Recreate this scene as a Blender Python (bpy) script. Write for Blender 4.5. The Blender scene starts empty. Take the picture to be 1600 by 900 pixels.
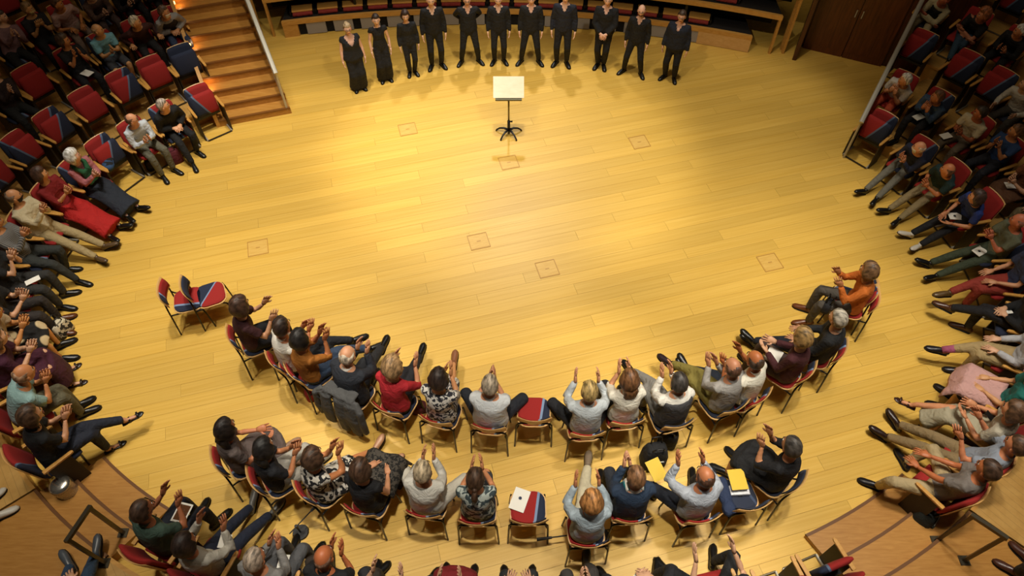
import bpy, bmesh, math, random
import numpy as np
from mathutils import Vector, Matrix
random.seed(7); RNG = np.random.default_rng(7)
SC = bpy.context.scene; COL = SC.collection
PI = math.pi
# ------------------------------------------------------------------ camera, world, lights, exposure
F = 1100.0; TILT = math.radians(53.13); CH = 9.4
cam = bpy.data.cameras.new('camera'); cam.sensor_width = 36; cam.lens = 36*F/1600; cam.clip_end = 200
camo = bpy.data.objects.new('camera', cam); COL.objects.link(camo)
camo.location = (0, 0, CH); camo.rotation_euler = (PI/2-TILT, 0, 0); SC.camera = camo
wd = bpy.data.worlds.new('world'); SC.world = wd; wd.use_nodes = True
wd.node_tree.nodes['Background'].inputs[0].default_value = (1, .8, .55, 1)
wd.node_tree.nodes['Background'].inputs[1].default_value = .028
def lamp(name, kind, loc, target, power, col, **kw):
    d = bpy.data.lights.new(name, kind); d.energy = power; d.color = col
    for k, v in kw.items(): setattr(d, k, v)
    o = bpy.data.objects.new(name, d); COL.objects.link(o); o.location = loc
    o.rotation_euler = (Vector(target)-Vector(loc)).to_track_quat('-Z', 'Y').to_euler(); return o
WARM = (1, .93, .80)
for x, y, hw, e in ((0, 3.2, 17, 4200), (0, 10.5, 17, 3000), (-3.6, 8, 22, 3000), (3.6, 10.5, 17, 2000), (-5, 3.2, 22, 1900), (-3.6, 10.5, 17, 1800), (3.6, 5.5, 17, 1800), (5, 5.5, 22, 1600),
                    (-5, 8, 22, 1250), (-3.6, 10.5, 22, 1150), (3.6, 3.2, 22, 1100), (-5, 5.5, 17, 1000), (3.6, 5.5, 22, 950), (5, 3.2, 22, 900), (3.6, 8, 17, 700)):
    lamp('stage_wash', 'SPOT', (x, y, 13.5), (x*1.05, y, 0), e, WARM, spot_size=math.radians(2*hw), spot_blend=.5, shadow_soft_size=.3)
for x, tx in ((3.2, -2.2), (-3.2, 2.4)):
    lamp('front_spot', 'SPOT', (x, 4.6, 12.5), (tx, 12.7, .8), 1600, WARM, spot_size=math.radians(32), spot_blend=.6, shadow_soft_size=.15)
lamp('back_spot', 'SPOT', (0, 19.5, 12.5), (-.3, 10.2, 0), 3500, (1, .97, .93), spot_size=math.radians(31), spot_blend=.9, shadow_soft_size=.3)
lamp('overhead_fill', 'AREA', (0, 8, 15), (0, 8, 0), 420, (1, .82, .58), shape='DISK', size=9)  # added soft fill over the whole floor, not a fitting of the hall
SC.view_settings.view_transform = 'Standard'; SC.view_settings.look = 'None'
SC.view_settings.exposure = -.08; SC.view_settings.gamma = 1; SC.view_settings.use_curve_mapping = False

# ------------------------------------------------------------------ plan of the hall (metres, floor z = 0)
CT, ST = math.cos(TILT), math.sin(TILT)
def at(u, v, z=0.0):                 # place in the hall that the photograph shows at (u, v), height z
    x = (u-800)/F; y = (450-v)/F
    d = (x, CT+y*ST, -ST+y*CT); k = (z-CH)/d[2]
    return np.array([d[0]*k, d[1]*k, z])
def proj(X, Y, Z):
    zc = Y*CT-(Z-CH)*ST; yc = Y*ST+(Z-CH)*CT
    return 800+F*X/zc, 450-F*yc/zc
RA, RB, RCY, PITCH, RISE = 7.9, 5.5, 7.3, 1.05, .26      # seat rows: concentric ovals
def ring(th, o):
    return np.array([(RA+o)*math.cos(th), RCY+(RB+o)*math.sin(th)])
def ring_normal(th, o):
    n = np.array([math.cos(th)/(RA+o), math.sin(th)/(RB+o)]); return n/np.linalg.norm(n)
THS = np.linspace(0, 2*PI, 2880, endpoint=False)
def find_theta(u, v, o, z):
    U, V = proj((RA+o)*np.cos(THS), RCY+(RB+o)*np.sin(THS), z)
    return THS[np.hypot(U-u, V-v).argmin()]

# ------------------------------------------------------------------ materials
def lin(h):
    if not isinstance(h, str): return tuple(h)+(1,)
    h = h.lstrip('#'); r = []
    for i in (0, 2, 4):
        c = int(h[i:i+2], 16)/255; r.append(c/12.92 if c <= .04045 else ((c+.055)/1.055)**2.4)
    return tuple(r)+(1,)
MATS = {}
def new_mat(key):
    m = bpy.data.materials.new(key); m.use_nodes = True; n = m.node_tree.nodes; l = m.node_tree.links
    return m, n, l, n['Principled BSDF']
def plain(col, rough=.5, metal=0, key=None):
    k = ('p', col, rough, metal)
    if k in MATS: return MATS[k]
    m, n, l, b = new_mat(key or 'plain'); b.inputs['Base Color'].default_value = lin(col)
    b.inputs['Roughness'].default_value = rough; b.inputs['Metallic'].default_value = metal
    tc = n.new('ShaderNodeTexCoord'); no = n.new('ShaderNodeTexNoise'); no.inputs['Scale'].default_value = 30
    l.new(tc.outputs['Object'], no.inputs['Vector'])
    mr = n.new('ShaderNodeMapRange'); mr.inputs['To Min'].default_value = max(0, rough-.07); mr.inputs['To Max'].default_value = min(1, rough+.07)
    l.new(no.outputs[0], mr.inputs['Value']); l.new(mr.outputs[0], b.inputs['Roughness'])
    MATS[k] = m; return m
def cloth(col, rough=.85, bump=.5):
    k = ('c', col, rough)
    if k in MATS: return MATS[k]
    m, n, l, b = new_mat('cloth'); b.inputs['Roughness'].default_value = rough
    tc = n.new('ShaderNodeTexCoord'); no = n.new('ShaderNodeTexNoise'); no.inputs['Scale'].default_value = 9; no.inputs['Detail'].default_value = 4
    no.inputs['Distortion'].default_value = 1.2
    l.new(tc.outputs['Object'], no.inputs['Vector'])
    c = lin(col); mx = n.new('ShaderNodeMix'); mx.data_type = 'RGBA'
    mx.inputs[6].default_value = tuple(x*.82 for x in c[:3])+(1,); mx.inputs[7].default_value = tuple(min(1, x*1.12+.002) for x in c[:3])+(1,)
    l.new(no.outputs[0], mx.inputs[0]); l.new(mx.outputs[2], b.inputs['Base Color'])
    bp = n.new('ShaderNodeBump'); bp.inputs['Strength'].default_value = bump; bp.inputs['Distance'].default_value = .07
    l.new(no.outputs[0], bp.inputs['Height']); l.new(bp.outputs[0], b.inputs['Normal'])
    MATS[k] = m; return m
def pattern(kind, ca, cb, scale=20):
    k = (kind, ca, cb, scale)
    if k in MATS: return MATS[k]
    m, n, l, b = new_mat('print_cloth'); b.inputs['Roughness'].default_value = .85
    tc = n.new('ShaderNodeTexCoord'); mx = n.new('ShaderNodeMix'); mx.data_type = 'RGBA'
    mx.inputs[6].default_value = lin(ca); mx.inputs[7].default_value = lin(cb)
    if kind == 'floral':
        t = n.new('ShaderNodeTexNoise'); t.inputs['Scale'].default_value = scale; t.inputs['Detail'].default_value = 1; t.inputs['Distortion'].default_value = .8
        o = t.outputs[0]
    elif kind == 'spots':
        t = n.new('ShaderNodeTexVoronoi'); t.inputs['Scale'].default_value = scale; o = t.outputs['Distance']
    else:
        t = n.new('ShaderNodeTexWave'); t.inputs['Scale'].default_value = scale; t.bands_direction = 'X'; t.inputs['Distortion'].default_value = .3; o = t.outputs['Fac']
    l.new(tc.outputs['Object'], t.inputs['Vector'])
    r = n.new('ShaderNodeMapRange'); r.inputs['From Min'].default_value = .47 if kind != 'spots' else .38; r.inputs['From Max'].default_value = .53 if kind != 'spots' else .46
    l.new(o, r.inputs['Value']); l.new(r.outputs[0], mx.inputs[0]); l.new(mx.outputs[2], b.inputs['Base Color'])
    MATS[k] = m; return m
def fabric(p):                       # any cloth spec: '#hex' or ('floral', a, b, scale)
    return cloth(p) if isinstance(p, str) else pattern(*p)
def skin(col):
    k = ('s', col)
    if k in MATS: return MATS[k]
    m, n, l, b = new_mat('skin'); b.inputs['Roughness'].default_value = .5
    tc = n.new('ShaderNodeTexCoord'); no = n.new('ShaderNodeTexNoise'); no.inputs['Scale'].default_value = 18; l.new(tc.outputs['Object'], no.inputs['Vector'])
    mx = n.new('ShaderNodeMix'); mx.data_type = 'RGBA'; c = lin(col); c = (c[0]*1.12, c[1]*1.28, c[2]*1.35)
    mx.inputs[6].default_value = (c[0]*.9, c[1]*.8, c[2]*.78, 1); mx.inputs[7].default_value = (min(1, c[0]*1.06), c[1]*1.08, c[2]*1.08, 1)
    l.new(no.outputs[0], mx.inputs[0]); l.new(mx.outputs[2], b.inputs['Base Color'])
    MATS[k] = m; return m
def hairmat(col):
    k = ('h', col)
    if k in MATS: return MATS[k]
    m, n, l, b = new_mat('hair'); b.inputs['Roughness'].default_value = .55
    tc = n.new('ShaderNodeTexCoord'); no = n.new('ShaderNodeTexNoise'); no.inputs['Scale'].default_value = 42; no.inputs['Detail'].default_value = 3
    mp = n.new('ShaderNodeMapping'); mp.inputs['Scale'].default_value = (1, .35, .35)
    l.new(tc.outputs['Object'], mp.inputs[0]); l.new(mp.outputs[0], no.inputs['Vector'])
    mx = n.new('ShaderNodeMix'); mx.data_type = 'RGBA'; c = lin(col)
    mx.inputs[6].default_value = tuple(x*.55 for x in c[:3])+(1,); mx.inputs[7].default_value = tuple(min(1, x*2.3+.012) for x in c[:3])+(1,)
    cr = n.new('ShaderNodeMapRange'); cr.inputs['From Min'].default_value = .35; cr.inputs['From Max'].default_value = .68; l.new(no.outputs[0], cr.inputs['Value']); l.new(cr.outputs[0], mx.inputs[0]); l.new(mx.outputs[2], b.inputs['Base Color'])
    bp = n.new('ShaderNodeBump'); bp.inputs['Strength'].default_value = .6; bp.inputs['Distance'].default_value = .01
    l.new(no.outputs[0], bp.inputs['Height']); l.new(bp.outputs[0], b.inputs['Normal'])
    MATS[k] = m; return m
def wood(key, ca, cb, rough=.45, scale=(1.2, 14, 14), rnd=0.0, boards=None):
    k = ('w', key)
    if k in MATS: return MATS[k]
    m, n, l, b = new_mat(key); b.inputs['Roughness'].default_value = rough
    tc = n.new('ShaderNodeTexCoord'); mp = n.new('ShaderNodeMapping'); mp.inputs['Scale'].default_value = scale
    oi = n.new('ShaderNodeObjectInfo'); ad = n.new('ShaderNodeVectorMath'); ad.operation = 'ADD'
    sc = n.new('ShaderNodeMath'); sc.operation = 'MULTIPLY'; sc.inputs[1].default_value = 37
    l.new(oi.outputs['Random'], sc.inputs[0]); l.new(tc.outputs['Object'], ad.inputs[0]); l.new(sc.outputs[0], ad.inputs[1])
    l.new(ad.outputs[0], mp.inputs[0])
    no = n.new('ShaderNodeTexNoise'); no.inputs['Scale'].default_value = 2.2; no.inputs['Detail'].default_value = 5; no.inputs['Distortion'].default_value = .5
    l.new(mp.outputs[0], no.inputs['Vector'])
    mx = n.new('ShaderNodeMix'); mx.data_type = 'RGBA'; mx.inputs[6].default_value = lin(ca); mx.inputs[7].default_value = lin(cb)
    mr = n.new('ShaderNodeMapRange'); mr.inputs['From Min'].default_value = .3; mr.inputs['From Max'].default_value = .7
    l.new(no.outputs[0], mr.inputs['Value']); l.new(mr.outputs[0], mx.inputs[0]); out = mx.outputs[2]
    if rnd:
        hs = n.new('ShaderNodeHueSaturation'); r2 = n.new('ShaderNodeMapRange')
        r2.inputs['To Min'].default_value = 1-rnd; r2.inputs['To Max'].default_value = 1+rnd
        l.new(oi.outputs['Random'], r2.inputs['Value']); l.new(r2.outputs[0], hs.inputs['Value']); l.new(out, hs.inputs['Color']); out = hs.outputs[0]
    if boards:                       # strip flooring too fine to pick apart: (strips per metre, angle)
        m2 = n.new('ShaderNodeMapping'); m2.inputs['Rotation'].default_value = (0, 0, boards[1]); l.new(tc.outputs['Object'], m2.inputs[0])
        wv = n.new('ShaderNodeTexWave'); wv.wave_profile = 'SAW'; wv.inputs['Scale'].default_value = boards[0]*2*PI/20; wv.bands_direction = 'Y'
        l.new(m2.outputs[0], wv.inputs['Vector']); rp = n.new('ShaderNodeMapRange'); rp.inputs['From Min'].default_value = .9; rp.inputs['From Max'].default_value = 1
        rp.inputs['To Min'].default_value = 1; rp.inputs['To Max'].default_value = .62
        l.new(wv.outputs['Fac'], rp.inputs['Value']); h2 = n.new('ShaderNodeHueSaturation'); l.new(rp.outputs[0], h2.inputs['Value']); l.new(out, h2.inputs['Color']); out = h2.outputs[0]
    l.new(out, b.inputs['Base Color'])
    MATS[k] = m; return m
def split_fabric(key, ca, cb, cs, x0, slope, axis2=1, flip=1):   # two-colour seat cover with a pale stripe at the join
    k = ('sf', key)
    if k in MATS: return MATS[k]
    m, n, l, b = new_mat(key); b.inputs['Roughness'].default_value = .9
    tc = n.new('ShaderNodeTexCoord'); sp = n.new('ShaderNodeSeparateXYZ'); l.new(tc.outputs['Object'], sp.inputs[0])
    mu = n.new('ShaderNodeMath'); mu.operation = 'MULTIPLY_ADD'; mu.inputs[1].default_value = slope; l.new(sp.outputs[axis2], mu.inputs[0]); l.new(sp.outputs[0], mu.inputs[2])
    no = n.new('ShaderNodeTexNoise'); no.inputs['Scale'].default_value = 120; l.new(tc.outputs['Object'], no.inputs['Vector'])
    mf = n.new('ShaderNodeMath'); mf.operation = 'MULTIPLY'; mf.inputs[1].default_value = flip; l.new(mu.outputs[0], mf.inputs[0])
    mr = n.new('ShaderNodeMapRange'); mr.inputs['From Min'].default_value = -.6; mr.inputs['From Max'].default_value = .6; l.new(mf.outputs[0], mr.inputs['Value'])
    cr = n.new('ShaderNodeValToRGB'); cr.color_ramp.interpolation = 'CONSTANT'; e = cr.color_ramp.elements
    p = (x0+.6)/1.2; e[0].color = lin(ca); e[1].position = p; e[1].color = lin(cs); q = e.new(min(.999, p+.028)); q.color = lin(cb)
    l.new(mr.outputs[0], cr.inputs[0])
    hs = n.new('ShaderNodeHueSaturation'); m3 = n.new('ShaderNodeMapRange'); m3.inputs['To Min'].default_value = .75; m3.inputs['To Max'].default_value = 1.25
    l.new(no.outputs[0], m3.inputs['Value']); l.new(m3.outputs[0], hs.inputs['Value']); l.new(cr.outputs[0], hs.inputs['Color']); l.new(hs.outputs[0], b.inputs['Base Color'])
    MATS[k] = m; return m
RED, NAVY, PALE = '#98201d', '#20283f', '#7d93b5'
M_floor = wood('floor_oak', '#d3a747', '#deb659', .4, (1.2, 16, 16), rnd=.085)
M_tier = wood('tier_oak', '#b98d48', '#c99e58', .45, (3, 3, 3), boards=(11, .9))
M_step = wood('step_oak', '#a8732f', '#bb8740', .42, (2, 14, 14), rnd=.06)
M_trimwood = wood('light_oak', '#c08a3e', '#d19d50', .4, (2, 12, 12))
M_ply = wood('birch_ply', '#cf9f5c', '#dcb170', .4, (3, 10, 10))
M_dark = wood('dark_walnut', '#3a1c0c', '#552a12', .4, (10, 10, 1.0))
M_black = plain('#0c0c0d', .5, key='black'); M_metal = plain('#1b1512', .35, .7, key='dark_steel')
M_steel = plain('#b9b4a6', .4, .35, key='brushed_steel'); M_bronze = plain('#5d5546', .35, .8, key='bronze_steel')
M_void = plain('#060505', .9, key='dark_void'); M_white = plain('#efece2', .7, key='paper'); M_grey = plain('#9c958c', .9, key='grey_felt')  # the void's near-black colour stands in for unlit space

# ------------------------------------------------------------------ mesh helpers
class MB:
    def __init__(s): s.v = []; s.f = []; s.m = []; s.n = 0
    def add(s, V, Fc, mi=0):
        V = np.asarray(V, float).reshape(-1, 3); s.v.append(V); b = s.n
        s.f += [tuple(b+i for i in f) for f in Fc]; s.m += [mi]*len(Fc); s.n += len(V); return s
    def box(s, c, d, mi=0, rz=0, M=None):
        d = np.asarray(d)/2
        V = np.array([[x, y, z] for x in (-1, 1) for y in (-1, 1) for z in (-1, 1)])*d
        if rz: V = V@np.array([[math.cos(rz), math.sin(rz), 0], [-math.sin(rz), math.cos(rz), 0], [0, 0, 1]])
        if M is not None: V = V@np.asarray(M).T
        return s.add(V+np.asarray(c), [(0, 1, 3, 2), (4, 6, 7, 5), (0, 4, 5, 1), (2, 3, 7, 6), (0, 2, 6, 4), (1, 5, 7, 3)], mi)
    def tube(s, P, R, n=8, mi=0, ref=None, cap=True):
        P = np.asarray(P, float); N = len(P); R = np.asarray(R, float)
        if R.ndim == 0: R = np.full((N, 2), float(R))
        if R.ndim == 1: R = np.stack([R, R], 1)
        T = np.gradient(P, axis=0); T /= (np.linalg.norm(T, axis=1, keepdims=True)+1e-9)
        if ref is None: ref = np.array([1., 0, 0]) if abs(T[:, 0]).max() < .9 else np.array([0, 1., 0])
        ref = np.asarray(ref, float); a = np.arange(n)*2*PI/n; V = []
        for i in range(N):
            sd = ref-T[i]*ref.dot(T[i]); sd /= np.linalg.norm(sd)+1e-9; ot = np.cross(T[i], sd)
            V.append(P[i]+np.outer(np.cos(a)*R[i, 0], sd)+np.outer(np.sin(a)*R[i, 1], ot))
        Fc = [(i*n+j, i*n+(j+1) % n, (i+1)*n+(j+1) % n, (i+1)*n+j) for i in range(N-1) for j in range(n)]
        if cap: Fc += [tuple(range(n-1, -1, -1)), tuple((N-1)*n+j for j in range(n))]
        return s.add(np.concatenate(V), Fc, mi)
    def ball(s, c, r, nu=8, nv=6, mi=0, M=None):
        V = [(0, 0, 1)]
        for i in range(1, nv):
            for j in range(nu):
                t = PI*i/nv; p = 2*PI*j/nu; V.append((math.sin(t)*math.cos(p), math.sin(t)*math.sin(p), math.cos(t)))
        V.append((0, 0, -1)); V = np.array(V)*np.asarray(r)
        if M is not None: V = V@np.asarray(M).T
        return s.add(V+np.asarray(c), ball_faces(nu, nv), mi)
    def prism(s, poly, z0, z1, mi=0):
        n = len(poly); V = [(x, y, z0) for x, y in poly]+[(x, y, z1) for x, y in poly]
        return s.add(V, [tuple(range(n-1, -1, -1)), tuple(range(n, 2*n))]+[(i, (i+1) % n, n+(i+1) % n, n+i) for i in range(n)], mi)
    def mesh(s, name, mats, smooth=False):
        me = bpy.data.meshes.new(name); me.from_pydata(np.concatenate(s.v).tolist(), [], s.f)
        for m in (mats if isinstance(mats, (list, tuple)) else [mats]): me.materials.append(m)
        me.polygons.foreach_set('material_index', s.m)
        if smooth: me.polygons.foreach_set('use_smooth', [True]*len(me.polygons))
        return me
    def build(s, name, mats, parent=None, loc=(0, 0, 0), rz=0, smooth=False, bevel=0):
        return link(name, s.mesh(name, mats, smooth), parent, loc, rz, bevel)
def ball_faces(nu, nv):
    Fc = [(0, 1+j, 1+(j+1) % nu) for j in range(nu)]
    for i in range(nv-2):
        for j in range(nu):
            a = 1+i*nu; b = a+nu; Fc.append((a+j, b+j, b+(j+1) % nu, a+(j+1) % nu))
    e = 1+(nv-1)*nu; a = e-nu
    return Fc+[(a+j, e, a+(j+1) % nu) for j in range(nu)]
def link(name, data, parent=None, loc=(0, 0, 0), rz=0, bevel=0):
    o = bpy.data.objects.new(name, data); COL.objects.link(o); o.location = loc; o.rotation_euler = (0, 0, rz)
    if parent is not None: o.parent = parent
    if bevel:
        b = o.modifiers.new('bevel', 'BEVEL'); b.width = bevel; b.segments = 2; b.limit_method = 'ANGLE'
    return o
def tag(o, label, cat, group=None, kind=None):
    if label: o['label'] = label
    if cat: o['category'] = cat
    if group: o['group'] = group
    if kind: o['kind'] = kind
    return o
def thing(name, label, cat, loc=(0, 0, 0), rz=0, group=None):
    return tag(link(name, None, None, tuple(loc), rz), label, cat, group)
def struct(o, label=None):
    o['kind'] = 'structure'
    if label: o['label'] = label
    return o
def copy_thing(root, loc, rz, label, group=None):
    r = root.copy(); COL.objects.link(r); r.location = loc; r.rotation_euler = (0, 0, rz); r['label'] = label
    if group: r['group'] = group
    for ch in list(root.children):
        c = ch.copy(); COL.objects.link(c); c.parent = r
        for g in ch.children:
            d = g.copy(); COL.objects.link(d); d.parent = c
    return r
def slab(w, h, t, curve=0, n=8, taper=0, roundness=.06):   # upright padded panel, x across, z up, front to +y, bowed backwards at the middle by curve
    m = MB(); ks = np.linspace(-1, 1, n); zs = [0, roundness, h*.5, h-roundness, h]; V = []
    for side in (1, -1):
        for z in zs:
            e = min(1, min(z, h-z)/roundness) if roundness else 1
            ww = w/2*(1-taper*z/h)*(.93+.07*e)
            for k in ks:
                ee = e*min(1, (1-abs(k))/.12+.25)
                V.append((k*ww, curve*(k*k-1)+side*t/2*(.35+.65*ee), z))
    R = len(zs); q = n*R; Fc = []
    for i in range(R-1):
        for j in range(n-1):
            a = i*n+j; Fc.append((a, a+n, a+n+1, a+1)); Fc.append((q+a, q+a+1, q+a+n+1, q+a+n))
    for j in range(n-1):
        Fc.append((j, j+1, q+j+1, q+j)); a = (R-1)*n+j; Fc.append((a, q+a, q+a+1, a+1))
    for i in range(R-1):
        a = i*n; Fc.append((a, q+a, q+a+n, a+n)); a = i*n+n-1; Fc.append((a, a+n, q+a+n, q+a))
    return m.add(V, Fc)
def rotx(V, a, piv):
    V = np.asarray(V)-piv; c, s = math.cos(a), math.sin(a)
    return V@np.array([[1, 0, 0], [0, c, s], [0, -s, c]])+piv

# ------------------------------------------------------------------ floor: boards laid at an angle
FA = math.radians(15.5)
fl = MB(); fl.box((0, 7.9, -.12), (24, 17, .16)); floor = struct(fl.build('floor', plain('#a9803c', .6)), 'pale oak stage floor of long boards')
M_floor.node_tree.nodes['Principled BSDF'].inputs['Specular IOR Level'].default_value = .35
W_B = .225; ca, sa = math.cos(FA), math.sin(FA); plankn = 0; extra = MB()
cands = []
for r in range(-38, 39):
    x = -11+((r*1.37) % 1)*2.6
    while x < 11:
        L = 3.4+((r*.61+x*.37) % 1)*1.2
        cx, cy = (x+L/2)*ca-(r*W_B)*sa, 7.9+(x+L/2)*sa+(r*W_B)*ca
        k = 1 if cy < 10 else 0
        if (cx/10.4)**2+((cy-7.9)/(8.2))**2 < 1 or (abs(cx) < 9.5 and 11 < cy < 16): cands.append((np.hypot(cx, cy), cx, cy, L, r, x))
        x += L
cands.sort(); bm_cache = {}
for i, (d, cx, cy, L, r, x) in enumerate(cands):
    if i < 298:
        Lk = round(L, 1)
        if Lk not in bm_cache: bm_cache[Lk] = MB().box((0, 0, -.02), (1, W_B-.0025, .04)).mesh('plank', M_floor)
        p = link('plank', bm_cache[Lk], floor, (cx, cy, 0), FA); p.scale.x = L-.0025
    else:
        e = MB().box((0, 0, -.02), (L-.0025, W_B-.0025, .04), rz=FA); extra.add(np.concatenate(e.v)+(cx, cy, 0), e.f)
if extra.n: extra.build('far_plank', M_floor, floor)['kind'] = 'stuff'
M_hatch = wood('hatch_oak', '#cfa24a', '#dab25c', .5, (3, 16, 16))
for u, v in ((748, 377), (855, 420), (1203, 410), (403, 387), (637, 202), (999, 222), (795, 254)):
    p = at(u, v); h = MB(); s = .34
    for dx, dy, w, d in ((0, s/2, s, .014), (0, -s/2, s, .014), (s/2, 0, .014, s), (-s/2, 0, .014, s)): h.box((dx, dy, .002), (w, d, .006), 1)
    h.box((0, 0, .0015), (s-.03, s-.03, .005), 0); h.box((.0, 0, .004), (.07, .02, .004), 1)
    h.build('floor_hatch', [M_hatch, plain('#b98a3e', .5)], floor, (p[0], p[1], 0), FA)

# ------------------------------------------------------------------ seating tiers behind the first row
def theta_of(u, v, o=0, z=.5): return find_theta(u, v, o, z)
TH_LU = theta_of(345, 168); TH_LL = theta_of(112, 722, 0, .3)       # left block: from the stairs down to the lower left aisle
TH_BL = theta_of(196, 838, 0, .4); TH_BR = theta_of(1318, 892, 0, .4)   # lower block
TH_RL = theta_of(1500, 792, 0, .3); TH_RU = theta_of(1345, 225)       # right block
if TH_RL > PI: TH_RL -= 2*PI
if TH_RU > PI: TH_RU -= 2*PI
blocks = {'left': (TH_LU, TH_LL), 'lower': (TH_BL, TH_BR), 'right': (TH_RL, TH_RU)}
def sector(o0, o1, t0, t1, z0, z1, n=24, cut0=None, cut1=None):
    ts = np.linspace(t0, t1, n)
    return [tuple(ring(t, o0)) for t in ts]+[tuple(ring(t, o1)) for t in ts[::-1]]
def arc_body(o0, o1, t0, t1, z0, z1, n=28, dth0=0, dth1=0):
    m = MB(); V = []; Fc = []
    for i in range(n):
        k = i/(n-1)
        for o, e in ((o0, 0), (o1, 1)):
            a = t0+dth0*e; b = t1+dth1*e; p = ring(a+(b-a)*k, o)
            V += [(p[0], p[1], z0), (p[0], p[1], z1)]
    for i in range(n-1):
        a = 4*i; b = a+4
        Fc += [(a+1, b+1, b+3, a+3), (a, a+1, b+1, b) if False else (a, b, b+1, a+1), (a+2, a+3, b+3, b+2), (a, a+2, b+2, b)]
    Fc += [(0, 1, 3, 2), (4*n-4, 4*n-2, 4*n-1, 4*n-3)]
    return m.add(V, Fc)
for side, (t0, t1) in blocks.items():
    for k in range(1, 7 if side != 'lower' else 3):
        o0, o1 = PITCH*k-.62, PITCH*(k+1)-.60
        u0, u1 = t0, t1
        # the upper ends run on parallel to the stairs rather than fanning out
        if side == 'left': u0 = t0-.030*k
        if side == 'right': u1 = t1+.030*k
        t = arc_body(o0, o1, u0, u1, 0, RISE*k).build('seating_tier', M_tier)
        struct(t, f'oak tier {["","first","second","third","fourth","fifth","sixth"][k]} step up in the {side} seating block')
        arc_body(o0-.02, o0+.03, u0, u1, RISE*k-.035, RISE*k+.004).build('tier_nosing', M_trimwood, t)
# aisles up from the floor, lower left and lower right
def aisle(name, t0, t1, label, wide):
    root = thing(name, label, 'steps', (0, 0, 0))
    for i in range(3):
        o0 = -.42+.42*i; z = RISE*(i+1)/3
        a = arc_body(o0, o0+.5 if i < 2 else PITCH*2, t0, t1, 0, z, 8); a.build('step', M_step, root)
        arc_body(o0-.012, o0+.028, t0, t1, z-.03, z+.004, 8).build('nosing', plain('#6a4218', .5), root)
    return root
aisle('aisle_steps', TH_LL+.004, TH_BL-.0025, 'curved oak aisle steps at the lower left corner of the floor', 1)
aisle('aisle_steps', TH_BR+.004, TH_RL+2*PI-.004, 'curved oak aisle steps at the lower right corner of the floor', 1)
def urail(pts, label):
    root = thing('aisle_handrail', label, 'handrail', tuple(pts[0][:2])+(0,)); o = np.array([pts[0][0], pts[0][1], 0])
    a, b = [np.array(p) for p in pts]; h = np.array([0, 0, .93])
    up = np.array([0, 0, 1.]); d = (b-a)/np.linalg.norm(b-a); sd = np.cross(d, up)
    for p in (a, b):
        MB().tube([p-o, p+h-o], [.03, .03], 4, ref=d+sd).build('post', M_bronze, root)
        MB().box(p-o+(0, 0, .008), (.12, .12, .016)).build('foot_plate', M_bronze, root)
    MB().tube([a+h-d*.03-o, b+h+d*.03-o], [.034, .034], 4, ref=sd+up).build('top_rail', M_bronze, root)
urail((at(193, 833, .17), at(164, 880, .26)), 'square steel aisle handrail beside the lower left steps')
urail((at(1462, 845, .17), at(1506, 876, .26)), 'square steel aisle handrail beside the lower right steps')

# ------------------------------------------------------------------ staircase at the upper left
SD = np.array([-.43, .903]); S_L0 = at(345, 198)[:2]; S_R0 = at(456, 177)[:2]; RUN, RIS, NST = .275, .15, 11
stair = thing('staircase', 'broad oak staircase climbing beside the upper left seats', 'stairs', (S_L0[0], S_L0[1], 0))
for i in range(NST):
    A = S_L0+SD*RUN*i-S_L0; B = S_R0+SD*RUN*i-S_L0; e = SD*(RUN+.03)
    MB().prism([tuple(A), tuple(B), tuple(B+e), tuple(A+e)], 0 if i == 0 else RIS*i-.02, RIS*(i+1)).build('step', M_step, stair)
    pz = RIS*(i+1); f = SD*-.012; g = SD*.035
    MB().prism([tuple(A+f), tuple(B+f), tuple(B+g), tuple(A+g)], pz-.032, pz+.003).build('nosing', plain('#7a4d1f', .45), stair)
sl = MB(); N_ = np.array([-.903, -.43])
e = SD*RUN*NST
prof = [(0, 0), (0, .30), (RUN*NST, RIS*NST+.18), (RUN*NST, 0)]
for nm, base in (('left_stringer', np.array([0, 0.])-.0*N_),):
    m = MB(); V = []
    for off in (0, .07):
        for d, z in prof: q = base+SD*d+N_*off; V.append((q[0], q[1], z))
    m.add(V, [(0, 1, 2, 3), (7, 6, 5, 4), (0, 4, 5, 1), (1, 5, 6, 2), (2, 6, 7, 3), (3, 7, 4, 0)]).build('stringer', M_trimwood, stair)
glow = bpy.data.materials.new('step_lamp'); glow.use_nodes = True
gb = glow.node_tree.nodes['Principled BSDF']; gb.inputs['Emission Color'].default_value = (1, .45, .12, 1); gb.inputs['Emission Strength'].default_value = 6
for i in (2, 5, 8):
    q = SD*(RUN*i+.12)-N_*.012; sl_ = MB().box((0, 0, 0), (.02, .07, .035), rz=math.atan2(SD[1], SD[0])-PI/2)
    sl_.build('step_light', glow, stair, (q[0], q[1], RIS*(i+1)+.09))
    lp = bpy.data.lights.new('step_glow', 'POINT'); lp.energy = 1.2; lp.color = (1, .5, .18); lp.shadow_soft_size = .03
    lo = bpy.data.objects.new('step_glow', lp); COL.objects.link(lo); w = S_L0+q-N_*.06; lo.location = (w[0], w[1], RIS*(i+1)+.1)
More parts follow.
